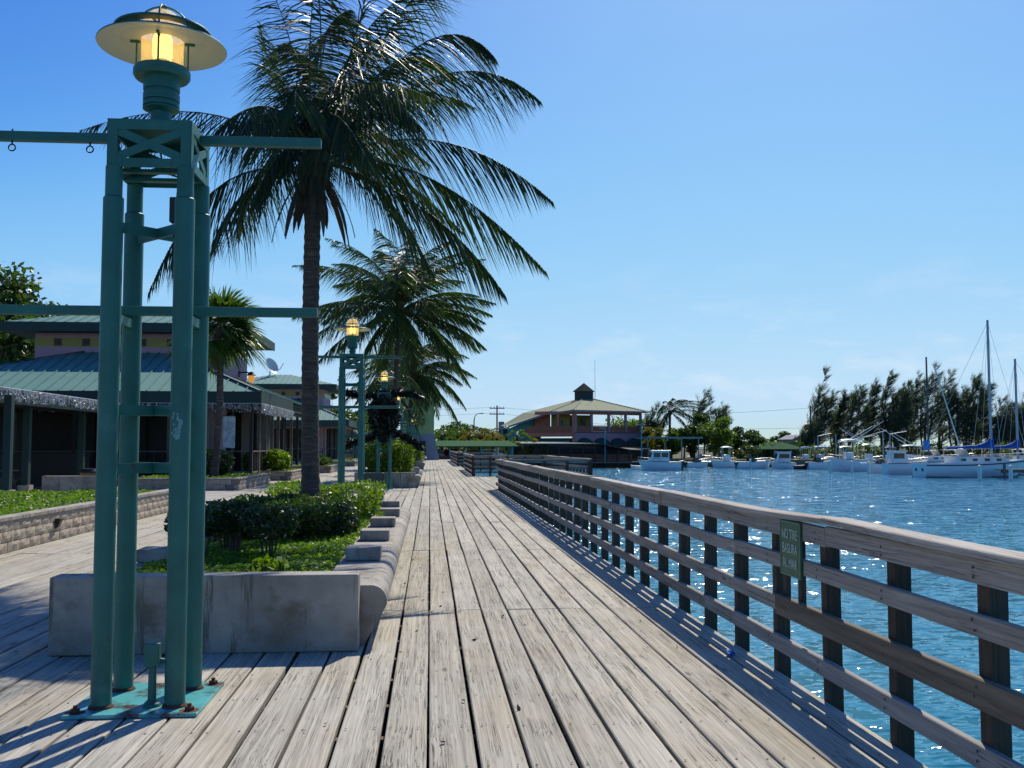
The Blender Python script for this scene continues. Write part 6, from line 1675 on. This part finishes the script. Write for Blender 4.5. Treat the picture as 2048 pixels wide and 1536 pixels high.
sailboat('sailboat with brown mast and pale furled headsail behind the launch', 1832, 938, 8.2, 1857, 714, cover='blue', mat='utility', boom=False, gaff=4.3, H_=1.0, stays=False)
sailboat('second sailboat with pale mast and blue sail cover beside the dock end', 2006, 951, 9.5, 2034, 718, yaw=.05)

# docks and pilings along the moorings
def dock(label, px0, px1, y, h=.55):
    a, b_ = gp(px0, y, WATER_Z), gp(px1, y, WATER_Z)
    t = thing('timber_dock', label, 'dock', tuple((a + b_) / 2))
    d = b_ - a; L_ = np.linalg.norm(d[:2]); rz = math.atan2(d[1], d[0]); t.rotation_euler = (0, 0, rz)
    n = max(3, int(L_ / 1.2))
    for k in range(n): MB().bevbox((-L_ / 2 + (k + .5) * L_ / n, 0, h), (L_ / n - .03, 1.3, .09), .01).build('deck_board', MAT['timber'], t)
    m_ = MB(); m_.bx(-L_ / 2, L_ / 2, -.6, -.5, h - .25, h - .05); m_.build('stringer', MAT['timber'], t)
    for k in range(max(2, int(L_ / 4) + 1)):
        x = -L_ / 2 + .2 + (L_ - .4) * k / max(1, int(L_ / 4)); MB().cyl((x, -.75, -1.5), (x, -.75, h + .5), .12, n=8).build('piling', MAT['timber'], t)
    return t
dock('low timber dock behind the cabin cruiser', 1336, 1480, 931)
dock('timber dock behind the bow-rider', 1470, 1600, 928)
dock('timber dock running behind the sport-fishing boats', 1600, 1860, 929)
dock('weathered dock end beside the navy-striped sailboat', 1996, 2120, 957, .75)
for i, (px, y) in enumerate(((1424, 934), (1462, 935), (1501, 938), (1534, 938), (1660, 945), (1704, 946), (1738, 947), (1836, 953), (1960, 962), (2022, 962))):
    p = gp(px, y, WATER_Z); m_ = MB(); m_.lathe([(.15, -2), (.15, 1.15), (.10, 1.22), (0, 1.25)], n=10)
    tag(m_.build('mooring_piling', MAT['offwhite'], None, tuple(p)), 'pale round mooring piling standing in the water', 'piling', 'pale mooring pilings off the docks')
# yard poles over the boats
for (px, py, Y, arm, lb) in ((1780, 868, 122, 2.2, 'pale hoist pole with slanting arm above the docks'), (1766, 862, 124, 0, 'plain flag pole above the docks'), (1636, 872, 126, 1.8, 'grey hoist pole with slanting arm near the gazebo'), (1672, 868, 128, 0, 'thin pole beside the grey hoist')):
    b = yp(px, 893, Y); h = yp(px, py, Y)[2] + .8; t = thing('dock_pole', lb, 'pole', (b[0], b[1], -.8))
    MB().cyl((0, 0, 0), (0, 0, h), .09, .07, 7).build('shaft', MAT['mast'], t)
    if arm: MB().cyl((0, 0, h - .05), (arm, 0, h + .35), .05, n=6).build('slanting_arm', MAT['mast'], t)
fl = thing('blue_flag', 'small blue banner by the brown mast', 'flag', tuple(yp(1847, 905, 104)))
MB().cyl((0, 0, -1), (0, 0, 1.4), .03, n=6).build('staff', MAT['mast'], fl)
m_ = MB(); m_.add([(x, .06 * math.sin(x * 5), z) for x in np.linspace(.03, .75, 6) for z in (.3, 1.3)], [(2 * k, 2 * k + 2, 2 * k + 3, 2 * k + 1) for k in range(5)]); m_.build('cloth', MAT['ltblue'], fl)
ob = tag(MB().lathe([(.0, -.5), (.3, -.42), (.5, 0), (.3, .42), (0, .5)], n=14).build('float_ball', MAT['orange'], None, tuple(yp(1614, 854, 147.2))), 'round orange marker ball on the bare utility pole', 'marker')
